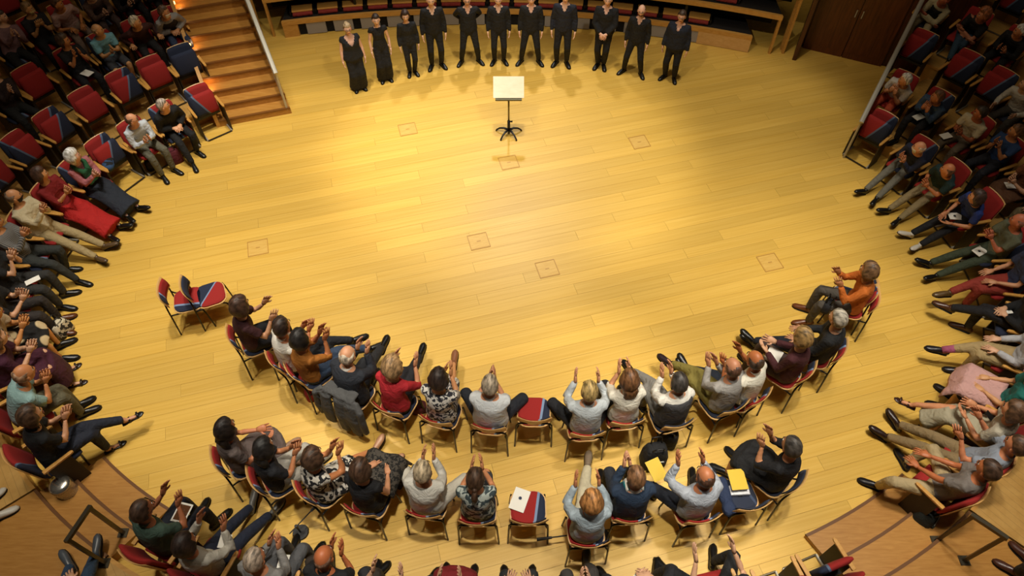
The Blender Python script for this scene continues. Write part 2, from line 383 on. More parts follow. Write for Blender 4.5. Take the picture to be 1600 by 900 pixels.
def balustrade(name, a, b, h, label, n, infill):
    a, b = np.array(a), np.array(b); root = thing(name, label, 'handrail', tuple(a)); d = b-a; up = np.array([0, 0, 1.])
    dl = np.linalg.norm(d); dn = d/dl; sd = np.cross(dn, up); sd /= np.linalg.norm(sd)
    for i in range(n+1):
        p = d*i/n; MB().tube([p, p+up*h], [.024, .024], 6).build('post', M_steel, root)
    MB().tube([up*(h+.01)-dn*.05, d+up*(h+.01)+dn*.05], [(.042, .022)]*2, 8, ref=sd).build('top_rail', M_steel, root)
    MB().tube([up*.10, d+up*.10], [.016, .016], 6).build('bottom_rail', M_steel, root)
    g = MB(); k = int(dl/.03)
    for i in range(k):
        p = d*(i+.5)/k; g.tube([p+up*.1, p+up*(h-.01)], [.009, .009], 4, cap=False)
    for j in range(1, 12): z = .1+(h-.12)*j/12; g.tube([up*z, d+up*z], [.005, .005], 3, cap=False)
    g.build('mesh_infill', M_steel, root)['kind'] = 'stuff'
    return root
s0 = S_R0-np.array([.07, 0])
balustrade('stair_balustrade', (s0[0], s0[1], RIS*.6), tuple(s0+SD*RUN*(NST-.5))+(RIS*NST,), .92, 'pale steel mesh balustrade along the right side of the staircase', 5, 1)
ra = at(1318, 246, 0); rb_ = at(1441, 0, .90+RISE*3.4)
balustrade('block_balustrade', tuple(ra), (rb_[0], rb_[1], RISE*3.4), .9, 'pale steel mesh balustrade rising along the right seating block', 5, 1)

# ------------------------------------------------------------------ retracted telescopic seating at the back
BC = np.array([-.9, 14.65-18.5]); BR = 18.5
def barc(x, r):                      # point on the back arc above hall x
    dx = x-BC[0]; return np.array([x, BC[1]+math.sqrt((BR+r)**2-dx*dx)])
def bar_arc(x0, x1, r0, r1, z0, z1, n=24):
    m = MB(); V = []; Fc = []
    for i in range(n):
        x = x0+(x1-x0)*i/(n-1)
        for r in (r0, r1):
            p = barc(x, r); V += [(p[0], p[1], z0), (p[0], p[1], z1)]
    for i in range(n-1):
        a = 4*i; b = a+4; Fc += [(a+1, b+1, b+3, a+3), (a, b, b+1, a+1), (a+2, a+3, b+3, b+2), (a, a+2, b+2, b)]
    Fc += [(0, 1, 3, 2), (4*n-4, 4*n-2, 4*n-1, 4*n-3)]
    return m.add(V, Fc)
tiers = [(-5.15, 5.25, 0, .40), (-5.45, 5.75, .12, .92), (-5.75, 6.05, .24, 1.42), (-6.0, 6.05, .36, 1.92)]
folded = None
M_seatred = cloth('#8a2a22')
for i, (x0, x1, r, z) in enumerate(tiers):
    T_ = thing('retracted_seating_tier', f'{["lowest","second","third","topmost"][i]} curved oak-edged tier of the retracted seating behind the performers', 'seating tier', (0, 0, 0), 0, 'retracted seating tiers')
    bar_arc(x0, x1, r, r+.07, z-.10, z, 30).build('fascia', M_trimwood, T_)
    bar_arc(x0, x1, r+.07, r+.95, z-.06, z-.02, 30).build('deck', plain('#17110c', .8), T_)
    if i == 0:
        bar_arc(x0, x1, r+.06, r+.10, 0, z-.1, 30).build('dark_gap_sheet', M_void, T_)  # near-black sheet paints the dark gaps between the felt panels
        x = x0+.02; e0 = barc(x0+.16, .03)
        bar_arc(x0, x0+.32, r+.01, r+.06, 0, z-.1, 4).build('end_panel', M_trimwood, T_)
        x = x0+.50
        while x < 3.9:
            bar_arc(x, x+.42, r+.015, r+.06, .02, z-.1, 4).build('felt_panel', M_grey, T_); x += .60
        bar_arc(4.15, x1, r+.0, r+.06, .01, z-.1, 6).build('end_panel', M_ply, T_)
    else:
        bar_arc(x0, x1, r+.5, r+.55, z-.5, z-.06, 30).build('dark_gap_sheet', M_void, T_)  # near-black sheet paints the dark void beneath the deck
        for xe in (x0+.03, x1-.03):
            p = barc(xe, r+.03); MB().box((p[0], p[1], (z-.1)/2), (.05, .07, z-.1)).build('end_post', M_trimwood, T_)
        for xe in (x0+1.9, 0, x1-1.9):
            p = barc(xe, r+.12); MB().box((p[0], p[1], z-.06-.21), (.05, .05, .42)).build('support', M_black, T_)
    if i < 3:
        n = 17; k = 0
        for j in range(n):
            x = x0+.42+(x1-x0-1.5)*j/(n-1); p = barc(x, r+.27); ang = -math.asin((x-BC[0])/BR)
            if folded is None:
                folded = (MB().box((0, .06, .105), (.46, .26, .04)).mesh('backrest', M_trimwood), MB().box((0, .02, .05), (.44, .30, .07)).mesh('cushion', M_seatred), MB().box((0, 0, 0), (.03, .28, .14)).mesh('bracket', M_black))
            fs = link('folded_seat', folded[0], T_, (p[0], p[1], z-.02), ang, .01); link('cushion', folded[1], fs, bevel=.02)
            for sx in (-.26, .26): link('bracket', folded[2], fs, (sx, .05, .06))
wa, wb = at(1250, 72), at(1460, 122)
def wall(name, a, b, h, t, mat, label):
    a, b = np.array(a[:2]), np.array(b[:2]); d = b-a; L = np.linalg.norm(d); n_ = np.array([-d[1], d[0]])/L
    m = MB().prism([tuple(a), tuple(b), tuple(b+n_*t), tuple(a+n_*t)], -.04, h); return struct(m.build(name, mat), label)
wright = wall('wall_right', wa, wb+(wb-wa)*.02, 4.2, .15, M_dark, 'dark walnut panelled wall at the back right of the floor')
wall('wall_return', at(1243, 95), wa, 4.2, .08, M_dark, 'narrow dark walnut return wall beside the retracted seating')
wall('wall_back', (-12, 16.3), (16, 16.3), 6, .2, M_void, 'back wall coloured near-black as if unlit, behind the retracted seating')  # the darkness of the rear is put into the wall colour
wall('wall_left', (-14, 2), (-12, 16.3), 6, .2, M_dark, 'dark wall behind the left seating block')
d = (wb-wa)[:2]; L = np.linalg.norm(d); d /= L; nf = np.array([d[1], -d[0]]); rzw = math.atan2(d[1], d[0])
for i in range(9):                  # panelling boards
    q = wa[:2]+d*(.12+.24*i+.1)+nf*.008
    if .35 < (.12+.24*i) < 1.75: continue
    MB().box((q[0], q[1], 2.1), (.225, .016, 4.1), rz=rzw).build('panel', M_dark, wright)
M_door = wood('door_walnut', '#4a2410', '#6b3617', .38, (12, 12, 1.0))
hp = [at(1331, 22, 1.05), at(1343, 21, 1.05)]
tm = float(np.dot(((hp[0]+hp[1])/2)[:2]-wa[:2], d)); tm = min(max(tm, .9), 1.3)
for i, sx in enumerate((-1, 1)):
    q = wa[:2]+d*(tm+sx*.425)+nf*.03
    dr = MB().box((0, 0, 1.15), (.83, .045, 2.3), rz=rzw).build(f'door_{i+1}', M_door, None, (q[0], q[1], 0)); struct(dr, f'dark walnut door leaf, {"left" if i == 0 else "right"} of the pair')
    hq = -d*sx*.36+nf*.06
    MB().tube([(hq[0], hq[1], .98), (hq[0], hq[1], 1.14)], [.014, .014], 8).build('door_handle', M_steel, dr)
    MB().box((nf[0]*.026, nf[1]*.026, 1.15), (.66, .012, 2.0), rz=rzw).build('door_panel', M_door, dr)

# ------------------------------------------------------------------ people
JOBS = []                            # meshes to be fused into one skin each, all at the end
def v3(*a): return np.array(a, float)
def unit(v): return v/(np.linalg.norm(v)+1e-9)
def ik(a, b, l1, l2, pole):
    d = b-a; L = np.linalg.norm(d); mx = (l1+l2)*.995
    if L > mx: b = a+d*mx/L; d = b-a; L = mx
    L = max(L, abs(l1-l2)+.03); t = d/np.linalg.norm(d)
    k = (l1*l1-l2*l2+L*L)/(2*L); h = math.sqrt(max(0, l1*l1-k*k)); p = pole-t*pole.dot(t)
    return a+t*k+unit(p)*h, b
def basis(fwd, up=v3(0, 0, 1)):
    f = unit(fwd); r = unit(np.cross(f, up)); return r, f, np.cross(r, f)
NU, NV = 20, 14
SPH = [(0, 0, 1)]+[(math.sin(PI*i/NV)*math.sin(2*PI*j/NU), math.sin(PI*i/NV)*math.cos(2*PI*j/NU), math.cos(PI*i/NV)) for i in range(1, NV) for j in range(NU)]+[(0, 0, -1)]
SPH = np.array(SPH); SPF = [tuple(reversed(f)) for f in ball_faces(NU, NV)]
def skull(d, grow=0.0):
    x, y, z = d[:, 0], d[:, 1], d[:, 2]; p = d*np.array([.076, .096, .118])
    k = np.clip(-z, 0, 1); p[:, 0] *= 1-.30*k; p[:, 1] *= np.where(y < 0, 1-.42*k, 1-.10*k)
    p[:, 1] += np.where(y > 0, .024*np.exp(-(x/.15)**2-((z+.12)/.14)**2), 0)
    p[:, 1] -= np.where(y > 0, .009*(np.exp(-((np.abs(x)-.38)/.16)**2-((z-.08)/.12)**2)), 0)
    p[:, 1] += np.where(y > 0, .007*np.exp(-(x/.3)**2-((z+.52)/.07)**2)+.010*np.exp(-(x/.3)**2-((z+.85)/.12)**2), 0)
    return p*(1+grow)
HEADV = skull(SPH)
def head_into(m, c, M, iris_pitch=0):
    T = lambda V: np.asarray(V)@M.T+c
    m.add(T(HEADV), SPF, 0)
    for s in (-1, 1):
        m.ball(T(v3(s*.031, .081, .008)), (.0125, .008, .008), 8, 5, 1, M); m.ball(T(v3(s*.031, .0865, .008)), (.006, .0045, .006), 6, 4, 2, M)
        m.ball(T(v3(s*.074, -.004, -.012)), (.011, .021, .031), 6, 5, 0, M)
        m.tube([T(v3(s*.012, .094, .030)), T(v3(s*.031, .095, .036)), T(v3(s*.052, .084, .030))], [.004, .0055, .003], 4, 2)
    m.tube([T(v3(-.024, .083, -.058)), T(v3(0, .094, -.056)), T(v3(.024, .083, -.058))], [.004, .0075, .004], 5, 3)
def hair_mesh(kind, c, M, seed, up):
    g = np.random.default_rng(seed); m = MB(); d = SPH; x, y, z = d[:, 0], d[:, 1], d[:, 2]
    az = np.clip(y, -1, 1)
    line = np.where(az > .15, .42+.28*np.clip((az-.15)/.85, 0, 1)-.06, -.12-.55*np.clip(-az+.1, 0, 1))   # hairline height round the head
    line = np.where((az > -.1) & (az <= .15), .0+.9*(az+.1), line)
    th = {'short': .17, 'bald': .05, 'fringe': .10, 'bob': .30, 'long': .26, 'pony': .17, 'curly': .42, 'bun': .16}.get(kind, .17)
    if kind in ('bob', 'long', 'curly'): line = np.where(az < .35, line-.42, line)
    inside = z > line
    if kind in ('bald', 'fringe'): inside &= (z < (.45 if kind == 'bald' else .62)) | ((kind == 'fringe') & (y < -.55))
    soft = np.clip((z-line)/.18, 0, 1)**.5
    r = np.where(inside, 1+.02+th*soft*(.85+.3*g.random(len(d)) if kind == 'curly' else .86+.28*g.random(len(d))), .80)
    p = skull(d)*r[:, None]
    if kind in ('bob', 'long', 'curly'):
        dn = np.where(inside & (z < 0), {'bob': .035, 'long': .05, 'curly': .02}[kind], 0); p[:, 2] -= dn*np.clip(-z, 0, 1); p[:, 0] *= np.where(inside & (z < .1), 1.12, 1)
    m.add(p@M.T+c, SPF)
    bk = -M[:, 1]; rt = M[:, 0]; dv = v3(0, 0, -1)
    if kind == 'long': m.tube([c+bk*.06+up*.02, c+bk*.105+dv*.08, c+bk*.10+dv*.18, c+bk*.10+dv*.27], [(.07, .04), (.085, .045), (.08, .035), (.05, .02)], 8, ref=rt)
    if kind == 'pony': m.ball(c+bk*.115+up*.02, (.028, .028, .028)); m.tube([c+bk*.11+up*.02, c+bk*.16+dv*.04, c+bk*.145+dv*.16, c+bk*.13+dv*.27], [(.022, .02), (.036, .03), (.034, .026), (.012, .01)], 7, ref=rt)
    if kind == 'bun': m.ball(c+bk*.10+up*.07, (.045, .045, .04), 8, 6)
    return m
def hand_into(m, w, d, n, side, curl=.35, spread=1.0):          # w wrist, d along the fingers, n out of the palm, side: thumb towards side * (d x n)
    d = unit(d); n = unit(n-d*n.dot(d)); a = unit(np.cross(d, n))*side; hs = 1.14; w0 = w; w = np.zeros(3); m0 = m; m = MB()
    m.tube([w-d*.01, w+d*.02, w+d*.055, w+d*.088], [(.024, .018), (.034, .018), (.041, .016), (.037, .012)], 8, 0, ref=a)
    for i, (o, L, sp) in enumerate(((.030, .072, .16), (.0105, .081, .05), (-.0095, .075, -.06), (-.028, .059, -.18))):
        b = w+d*.078+a*o; d1 = unit(d+a*sp*spread+n*curl*.4); d2 = unit(d1+n*curl); d3 = unit(d2+n*curl)
        m.tube([b, b+d1*L*.45, b+d1*L*.45+d2*L*.32, b+d1*L*.45+d2*L*.32+d3*L*.23], [.0095, .0088, .0078, .0055], 5, 0)
    b = w+d*.022+a*.026; d1 = unit(d*.75+a*.8+n*.25); d2 = unit(d+a*.25+n*.3)
    m.tube([b-a*.01, b+d1*.036, b+d1*.036+d2*.028], [.0125, .0105, .007], 5, 0)
    m0.add(np.concatenate(m.v)*hs+w0, m.f, 0)
def shoe_mesh(an, toe, up, col_mi=0, sandal=False):
    m = MB(); r = unit(np.cross(toe, up)); u = unit(np.cross(r, toe)); b = an-u*.085
    if sandal:
        S = [(-.065, .028), (-.03, .034), (.06, .034), (.12, .044), (.17, .040), (.205, .015)]
        m.tube([b+toe*y+u*.010 for y, w in S], [(w, .010) for y, w in S], 8, 0, ref=r)
        for y, w in ((.13, .048), (.03, .040)): m.tube([b+toe*y-r*w+u*.015, b+toe*(y+.01)-r*w*.6+u*.055, b+toe*(y+.01)+r*w*.6+u*.055, b+toe*y+r*w+u*.015], [(.012, .004)]*4, 6, 0, ref=toe)
        return m
    S = [(-.078, .024, .035), (-.06, .034, .055), (-.01, .037, .062), (.05, .038, .058), (.10, .045, .045), (.155, .046, .033), (.195, .036, .026), (.218, .014, .014)]
    m.tube([b+toe*y+u*(h*.82+.006) for y, w, h in S], [(w, h*.8) for y, w, h in S], 10, 0, ref=r)
    m.tube([b+toe*y+u*.008 for y, w, h in S], [(w+.005, .010) for y, w, h in S], 8, 1, ref=r)
    m.tube([b+toe*-.02+u*.07, b+toe*-.015+u*.115], [(.042, .05), (.040, .046)], 8, 0, ref=r)
    return m
def fuse(name, m, mats, parent, voxel, post=None, loc=None, rz=0, smooth=3, cut=None):
    if m.n == 0: return None
    o = link(name, m.mesh(name, mats[:1]), parent, loc if loc is not None else (0, 0, 0), rz)
    r = o.modifiers.new('fuse', 'REMESH'); r.mode = 'VOXEL'; r.voxel_size = voxel; r.use_smooth_shade = True
    s = o.modifiers.new('soften', 'SMOOTH'); s.factor = .5; s.iterations = smooth
    JOBS.append((o, mats, post, cut)); return o
PERSONS = {}
def near_scale(y): return 1+.15*max(0., min(1., (9.5-y)/4.5))
def person(label, loc, ang, head=None, hair=('short', '#3a2a1c'), top=('shirt', '#888888', 'long'), bottom=('trousers', '#222222'), legs='flat', arms='clap',
           shoes='#101010', skn='#d09a78', girth=1.0, S=1.0, stand=False, look=None, mask=None, glasses=False, group=None, seed=0, vneck=False, fem=False, sandal=False, nod=0.0, held=None, belt=None, beard=None, socks=None, waistcoat=None):
    g = np.random.default_rng(seed+11); G = girth; loc = np.array(loc, float)
    if not stand: S = near_scale(loc[1])
    ca_, sa_ = math.cos(-ang), math.sin(-ang)         # ang: 0 faces +y, positive turns towards +x
    R3 = np.array([[ca_, -sa_, 0], [sa_, ca_, 0], [0, 0, 1]])
    toloc = lambda w: ((np.asarray(w)-loc)@R3)/S
    hz = .915 if stand else .545
    P0 = v3(0, .015 if not stand else 0, hz)
    if head is not None:
        h = toloc(head); lx = max(-.22, min(.22, h[0]))*.74; ly = max(-.24, min(.34, h[1]))*.74
    elif stand: lx, ly = 0, .0
    else: lx, ly = g.uniform(-.03, .03), g.uniform(-.1, .06)
    LT = .535; N = P0+v3(lx, ly, math.sqrt(LT*LT-lx*lx-ly*ly)); td = unit(N-P0)
    f = unit(v3(0, 1, 0)-td*td[1]); r = np.cross(f, td)
    hc = N+unit(td*.5+v3(0, 0, .5)+f*.22)*.165
    if look is not None: lk = toloc(look)-hc
    else: lk = v3(g.uniform(-.2, .2), 1, -.05)
    lk = unit(lk); yaw = max(-1.1, min(1.1, math.atan2(lk[0], lk[1]))); pit = max(-.7, min(.3, math.asin(lk[2])))-nod
    hf = v3(math.sin(yaw)*math.cos(pit), math.cos(yaw)*math.cos(pit), math.sin(pit)); hr, hf, hu = basis(hf); HM = np.stack([hr, hf, hu], 1)*(1.09 if stand else 1.05+.6*(S-1))
    # legs
    hips = [P0+v3(s*.088, .0, 0) for s in (-1, 1)]; knees, ank, toes = [None]*2, [None]*2, [None]*2
    for i, s in ((0, -1), (1, 1)):
        a = v3(s*.12, .47, .085); pole = v3(s*.12, .6, 1); toe = v3(s*.22, 1, 0)
        if stand: a = v3(s*.11, -.02, .085); pole = v3(s*.1, 1, 0); toe = v3(s*.45, 1, 0)
        if legs == 'apart': a = v3(s*.20, -.02, .085); toe = v3(s*.6, 1, 0)
        if legs == 'close': a = v3(s*.065, -.02, .085); toe = v3(s*.3, 1, 0)
        if legs == 'ext': a = v3(s*.13, .80, .09); pole = v3(s*.1, .3, 1); toe = v3(s*.3, 1, .45)
        if legs == 'ext2': a = v3(s*-.035, .86, .10+.03*s); pole = v3(s*.2, .2, 1); toe = v3(s*.25, 1, .6)
        if legs == 'wide': a = v3(s*.26, .43, .085); pole = v3(s*.9, .6, 1); toe = v3(s*.5, 1, 0)
        if legs == 'back': a = v3(s*.10, .22, .10); pole = v3(s*.1, 1, .5); toe = v3(s*.1, 1, -.15)
        if legs == 'together': a = v3(s*.07, .46, .085); pole = v3(0, .6, 1); toe = v3(s*.1, 1, 0)
        if legs == 'stride': a = v3(s*.12, .62 if s > 0 else .35, .085)
        if legs in ('crossR', 'crossL'):
            q = 1 if legs == 'crossR' else -1
            if s == q: a = v3(-q*.13, .80, .36); pole = v3(q*.05, .1, 1); toe = v3(-q*.25, 1, .12)
            else: a = v3(s*.10, .45, .085)
        if legs in ('fig4R', 'fig4L'):
            q = 1 if legs == 'fig4R' else -1
            if s == q: a = v3(-q*.20, .44, .66); pole = v3(q*1.5, .5, .5); toe = v3(-q*.75, .5, .15)
            else: a = v3(s*.15, .45, .085)
        k, a = ik(hips[i], a, .44, .44 if stand else .435, pole); knees[i], ank[i], toes[i] = k, a, unit(toe)
    # arms
    SH = .178*(1.0 if not fem else .92)*(.85+.15*G)
    sh = [N-td*.085+r*(s*SH) for s in (-1, 1)]; elb, wri, hd, hn = [None]*2, [None]*2, [None]*2, [None]*2
    ch = N-td*.2
    for i, s in ((0, -1), (1, 1)):
        pole = r*s*.5-v3(0, 0, 1)-f*.45; d = f*.55+v3(0, 0, .85)-r*s*.1; n = -r*s
        if arms == 'clap': w = ch+f*(.29)+r*(s*.045)+v3(0, 0, .05)
        elif arms == 'open': w = ch+f*(.30)+r*(s*.13)+v3(0, 0, .10); d = f*.6+v3(0, 0, .9)-r*s*.05
        elif arms == 'high': w = ch+f*(.28)+r*(s*.05)+v3(0, 0, .16); d = f*.5+v3(0, 0, 1)
        elif arms == 'highopen': w = ch+f*(.29)+r*(s*.13)+v3(0, 0, .17); d = f*.5+v3(0, 0, 1)
        elif arms == 'lap': w = P0+v3(s*.11, .30, .13); d = v3(-s*.35, 1, -.25); n = v3(0, -.2, -1)
        elif arms == 'clasp': w = P0+v3(s*.075, .25, .15); d = v3(-s*.9, .6, -.1); n = v3(0, -.5, -1)
        elif arms == 'fold': w = ch+f*.20-r*(s*.07)-v3(0, 0, .05+.03*s); d = -r*s+f*.05; n = -f; pole = r*s*1.0-v3(0, 0, .7)+f*.1
        elif arms == 'hold': w = ch+f*.30+r*(s*.10)-v3(0, 0, .10); d = f*.9-r*s*.35+v3(0, 0, .2); n = -r*s*.5+v3(0, 0, .6)
        elif arms == 'phone': w = ch+f*.26+r*(s*.05)+v3(0, 0, .12); d = f*.5+v3(0, 0, 1)-r*s*.2; n = -f
        elif arms == 'chin': w = ch+f*.24+r*(s*.05)+v3(0, 0, .12); d = -f*.2+v3(0, 0, 1)-r*s*.3; n = -f
        elif arms == 'side': w = sh[i]+v3(s*.07*G, .05, -.52); d = v3(-s*.08, .12, -1); n = v3(-s, -.1, 0); pole = v3(s*.5, -1, 0)
        elif arms == 'front': w = P0+v3(s*.07, .20, .02); d = v3(-s*.75, .25, -.6); n = v3(-s*.2, -1, 0); pole = v3(s, -.3, 0)
        elif arms == 'behind': w = P0+v3(s*.09, -.17, .09); d = v3(-s*.8, -.1, -.5); n = v3(0, 1, 0); pole = v3(s, -.5, 0)
        elif arms == 'reach': w = (ch+f*.36+r*(s*.20)+v3(0, 0, .02)); d = f+v3(0, 0, .5)
        elif arms == 'rest': w = P0+v3(s*.27, .22, .17); d = v3(0, 1, 0); n = v3(0, 0, -1)
        if arms in ('clap', 'open', 'high', 'highopen'): w = w+v3(g.uniform(-.03, .03), g.uniform(-.02, .03), g.uniform(-.03, .03))
        e, w = ik(sh[i], w, .285, .25, pole); elb[i], wri[i], hd[i], hn[i] = e, w, d, n
    def limb(m, pts, rad, ref=None):
        m.tube(pts, rad, 10, ref=ref)
    def seg(a, b, ts): return [a+(b-a)*t for t in ts]
    def torso(m, k, zt=1.0, z0=-.13, wide=1.0):
        B = [(-.13, .125, .100), (-.06, .172, .125), (0, .185, .132), (.12, .172, .126), (.24, .160, .120), (.36, .165, .122), (.42, .172, .120), (.47, .16, .100), (.51, .115, .08), (.545, .078, .07)]
        if fem: B = [(-.13, .13, .100), (-.06, .178, .128), (0, .190, .132), (.12, .165, .118), (.22, .142, .106), (.33, .150, .122), (.40, .152, .115), (.46, .142, .092), (.51, .098, .073), (.545, .066, .062)]
        Q = [(t, w*(G if t < .45 else .5+.5*G)*k, dd*(G if t < .45 else .5+.5*G)*k) for t, w, dd in B if t >= z0-1e-6 and t <= zt]
        bow = lambda t: f*(-.035*math.sin(PI*max(0, min(1, t/.54))) if not stand else .012*math.sin(PI*t/.54))
        m.tube([P0+td*t+bow(t)+f*(.02*(G-1) if t < .4 else 0) for t, w, dd in Q], [(w, dd) for t, w, dd in Q], 14, ref=r)
    # skin
    b = MB(); torso(b, .88)
    b.tube([N-td*.05, N+(hc-N)*.35, hc-hu*.03], [.060, .052, .05], 10)
    for i in (0, 1):
        limb(b, seg(hips[i], knees[i], (0, .3, .7))+[knees[i]]+seg(knees[i], ank[i], (.12, .35, .7, 1)), np.array([.082, .076, .060, .054, .053, .054, .040, .034])*(.75+.25*G))
        u = v3(0, 0, 1); b.tube([ank[i]-v3(0, 0, .03)-toes[i]*.04, ank[i]-v3(0, 0, .045)+toes[i]*.05, ank[i]-v3(0, 0, .062)+toes[i]*.14], [(.028, .03), (.032, .026), (.034, .014)], 8, ref=np.cross(toes[i], u))
        limb(b, [N-td*.10+r*((i*2-1)*.09)]+[sh[i]]+seg(sh[i], elb[i], (.35, .75))+[elb[i]]+seg(elb[i], wri[i], (.25, .7, 1)), np.array([.055, .056, .046, .040, .038, .039, .031, .026])*(.8+.2*G))
    def post(mb):
        head_into(mb, hc, HM)
        for i in (0, 1): hand_into(mb, wri[i], hd[i], hn[i], (1 if i == 0 else -1)*(1 if True else 1), .25)
    lip = '#9c5a4c'
    body = fuse('person', b, [skin(skn), plain('#e8e4da', .3), plain('#20140d', .4), plain(lip, .5)], None, .022, post, tuple(loc), -ang)
    body.scale = (S, S, S)
    tag(body, label, 'person', group)
    # top
    kind, tc, sl = top; t = MB(); vx = .021
    torso(t, 1.06 if kind != 'jacket' else 1.13, .52, -.06 if stand or kind in ('tunic', 'jacket', 'dress') else -.02)
    for i in (0, 1):
        s = i*2-1; base = [N-td*.10+r*(s*.09), sh[i]+(sh[i]-N)*.03]
        k = 1.12 if kind == 'jacket' else 1
        if sl == 'long': limb(t, base+seg(sh[i], elb[i], (.35, .75))+[elb[i]]+seg(elb[i], wri[i], (.3, .7, .97)), np.array([.075, .072, .064, .056, .053, .052, .046, .040])*k*(.75+.25*G))
        elif sl == 'mid': limb(t, base+seg(sh[i], elb[i], (.35, .75))+[elb[i]]+seg(elb[i], wri[i], (.2,)), np.array([.075, .072, .064, .057, .055, .055])*(.75+.25*G))
        elif sl == 'short': limb(t, base+seg(sh[i], elb[i], (.35, .68)), np.array([.075, .074, .068, .068])*(.75+.25*G))
        elif sl == 'cap': limb(t, base+seg(sh[i], elb[i], (.18,)), np.array([.074, .072, .066])*(.75+.25*G))
    nm = {'shirt': 'shirt', 'blouse': 'blouse', 'jacket': 'jacket', 'sweater': 'sweater', 'tunic': 'tunic', 'dress': 'dress', 'vest': 'vest'}[kind]
    cutf = None
    if vneck:
        def cutf(co):
            q = co-P0; a, x_, y_ = q@td, q@r, q@f
            return (y_ > .0) & (a > (.335 if fem else .415)) & (np.abs(x_) < (a-(.335 if fem else .415))*(.62 if fem else .48)+.004)
    fuse(nm, t, [fabric(tc)], body, vx, cut=cutf)
    if waistcoat:
        t = MB(); torso(t, 1.15, .47, -.06)
        for s_ in (-1, 1): t.tube([N-td*.16+r*(s_*.10), N-td*.06+r*(s_*.105)], [(.06, .085), (.05, .075)], 10, ref=r)
        fuse('waistcoat', t, [fabric(waistcoat)], body, .020)
    if kind in ('shirt', 'jacket') and sl in ('long', 'short', 'mid'):   # collar
        c = MB(); c.tube([N-td*.015+f*-.012, N+td*.022-f*.008], [(.074, .070), (.062, .060)], 12, ref=r, cap=False)
        c.build('collar', fabric(tc) if kind == 'shirt' else cloth('#e6e2d8'), body, smooth=True)
    # bottom
    kind, bc = bottom[0], bottom[1]; q = MB()
    def pelvis(): torso(q, 1.04, .12, -.13)
    if kind in ('trousers', 'shorts', 'wide'):
        pelvis()
        for i in (0, 1):
            if kind == 'wide': pts = seg(hips[i], knees[i], (0, .3, .7))+[knees[i]]+seg(knees[i], ank[i], (.4, .8, .98)); rad = np.array([.105, .105, .10, .105, .12, .138, .15])
            elif kind == 'trousers': pts = seg(hips[i], knees[i], (0, .3, .7))+[knees[i]]+seg(knees[i], ank[i], (.12, .4, .72, .78) if socks else (.12, .4, .75, .97)); rad = np.array([.100, .094, .078, .073, .071, .068, .060, .056])
            else: pts = seg(hips[i], knees[i], (0, .3, .7, .95)); rad = np.array([.100, .096, .086, .08])
            limb(q, pts, rad*(.72+.28*G))
        fuse({'trousers': 'trousers', 'wide': 'trousers', 'shorts': 'shorts'}[kind], q, [fabric(bc)], body, .022)
    else:
        pelvis(); km = (knees[0]+knees[1])/2; hw = abs(knees[1][0]-knees[0][0])/2+.10; am = (ank[0]+ank[1])/2; hm = (hips[0]+hips[1])/2
        for i in (0, 1): limb(q, seg(hips[i], knees[i], (0, .4, .8, 1.0)), np.array([.102, .098, .088, .082]))
        q.tube([hm, hm+(km-hm)*.5, km], [(.18*G, .09), (hw+.02, .085), (hw, .075)], 14, ref=v3(1, 0, 0))
        if kind == 'long': q.tube([km-v3(0, .02, 0), km+(am-km)*.45, am+v3(0, -.02, .05)], [(hw, .095), (hw*.95, .12), (hw*.95+.03, .14)], 14, ref=v3(1, 0, 0))
        elif kind == 'skirt': q.tube([km-v3(0, .03, 0), km+(am-km)*.18], [(hw, .085), (hw, .095)], 14, ref=v3(1, 0, 0))
        fuse('skirt', q, [fabric(bc)], body, .022)
    if belt: 
        mb = MB(); mb.tube([P0+td*.075, P0+td*.11], [(.186*G, .138*G)]*2, 14, ref=r, cap=False); mb.build('belt', plain(belt, .5), body, smooth=True)
    hm_ = hair_mesh(hair[0], hc, HM, seed, hu); hm_.build('hair', hairmat(hair[1]), body, smooth=True)
    if shoes:
        for i in (0, 1): 
            up_ = unit(np.cross(np.cross(toes[i], v3(0, 0, 1)), toes[i])) if True else v3(0, 0, 1)
            shoe_mesh(ank[i], toes[i], up_ if np.isfinite(up_).all() else v3(0, 0, 1), 0, sandal).build('shoe', [plain(shoes, .35), plain('#1a1410', .6)], body, smooth=True)
    if mask:
        k = (SPH[:, 2] < -.02) & (SPH[:, 1] > .05); p = skull(SPH)*np.where(k, 1.07, .8)[:, None]
        MB().add(p@HM.T+hc, SPF).build('face_mask', plain(mask, .8), body, smooth=True)
    if beard:
        k = (SPH[:, 2] < -.42) & (SPH[:, 1] > -.15); p = skull(SPH)*np.where(k, 1.06, .8)[:, None]
        MB().add(p@HM.T+hc, SPF).build('beard', hairmat(beard), body, smooth=True)
    if socks:
        for i in (0, 1): MB().tube([ank[i]+(knees[i]-ank[i])*t for t in (-.05, .12, .38)], [.048, .05, .056], 10).build('sock', cloth(socks), body, smooth=True)
    if glasses:
        gm = MB(); T = lambda x, y, z: HM@v3(x, y, z)+hc
        for s in (-1, 1):
            ts = np.linspace(0, 2*PI, 11); gm.tube([T(s*.033+.021*math.cos(a), .101, .006+.017*math.sin(a)) for a in ts], .0028, 4)
            gm.tube([T(s*.054, .100, .01), T(s*.078, .06, .012), T(s*.08, -.005, .008)], .0025, 4)
        gm.tube([T(-.012, .102, .01), T(.012, .102, .01)], .0028, 4); gm.build('glasses', M_black, body)
    info = dict(o=body, loc=loc, R3=R3, knees=knees, ank=ank, wri=wri, elb=elb, P0=P0, N=N, f=f, r=r, td=td, hc=hc, S=S)
    PERSONS[label] = info; return info
def world(p, l): return p['loc']+p['R3']@(np.asarray(l)*p['S'])
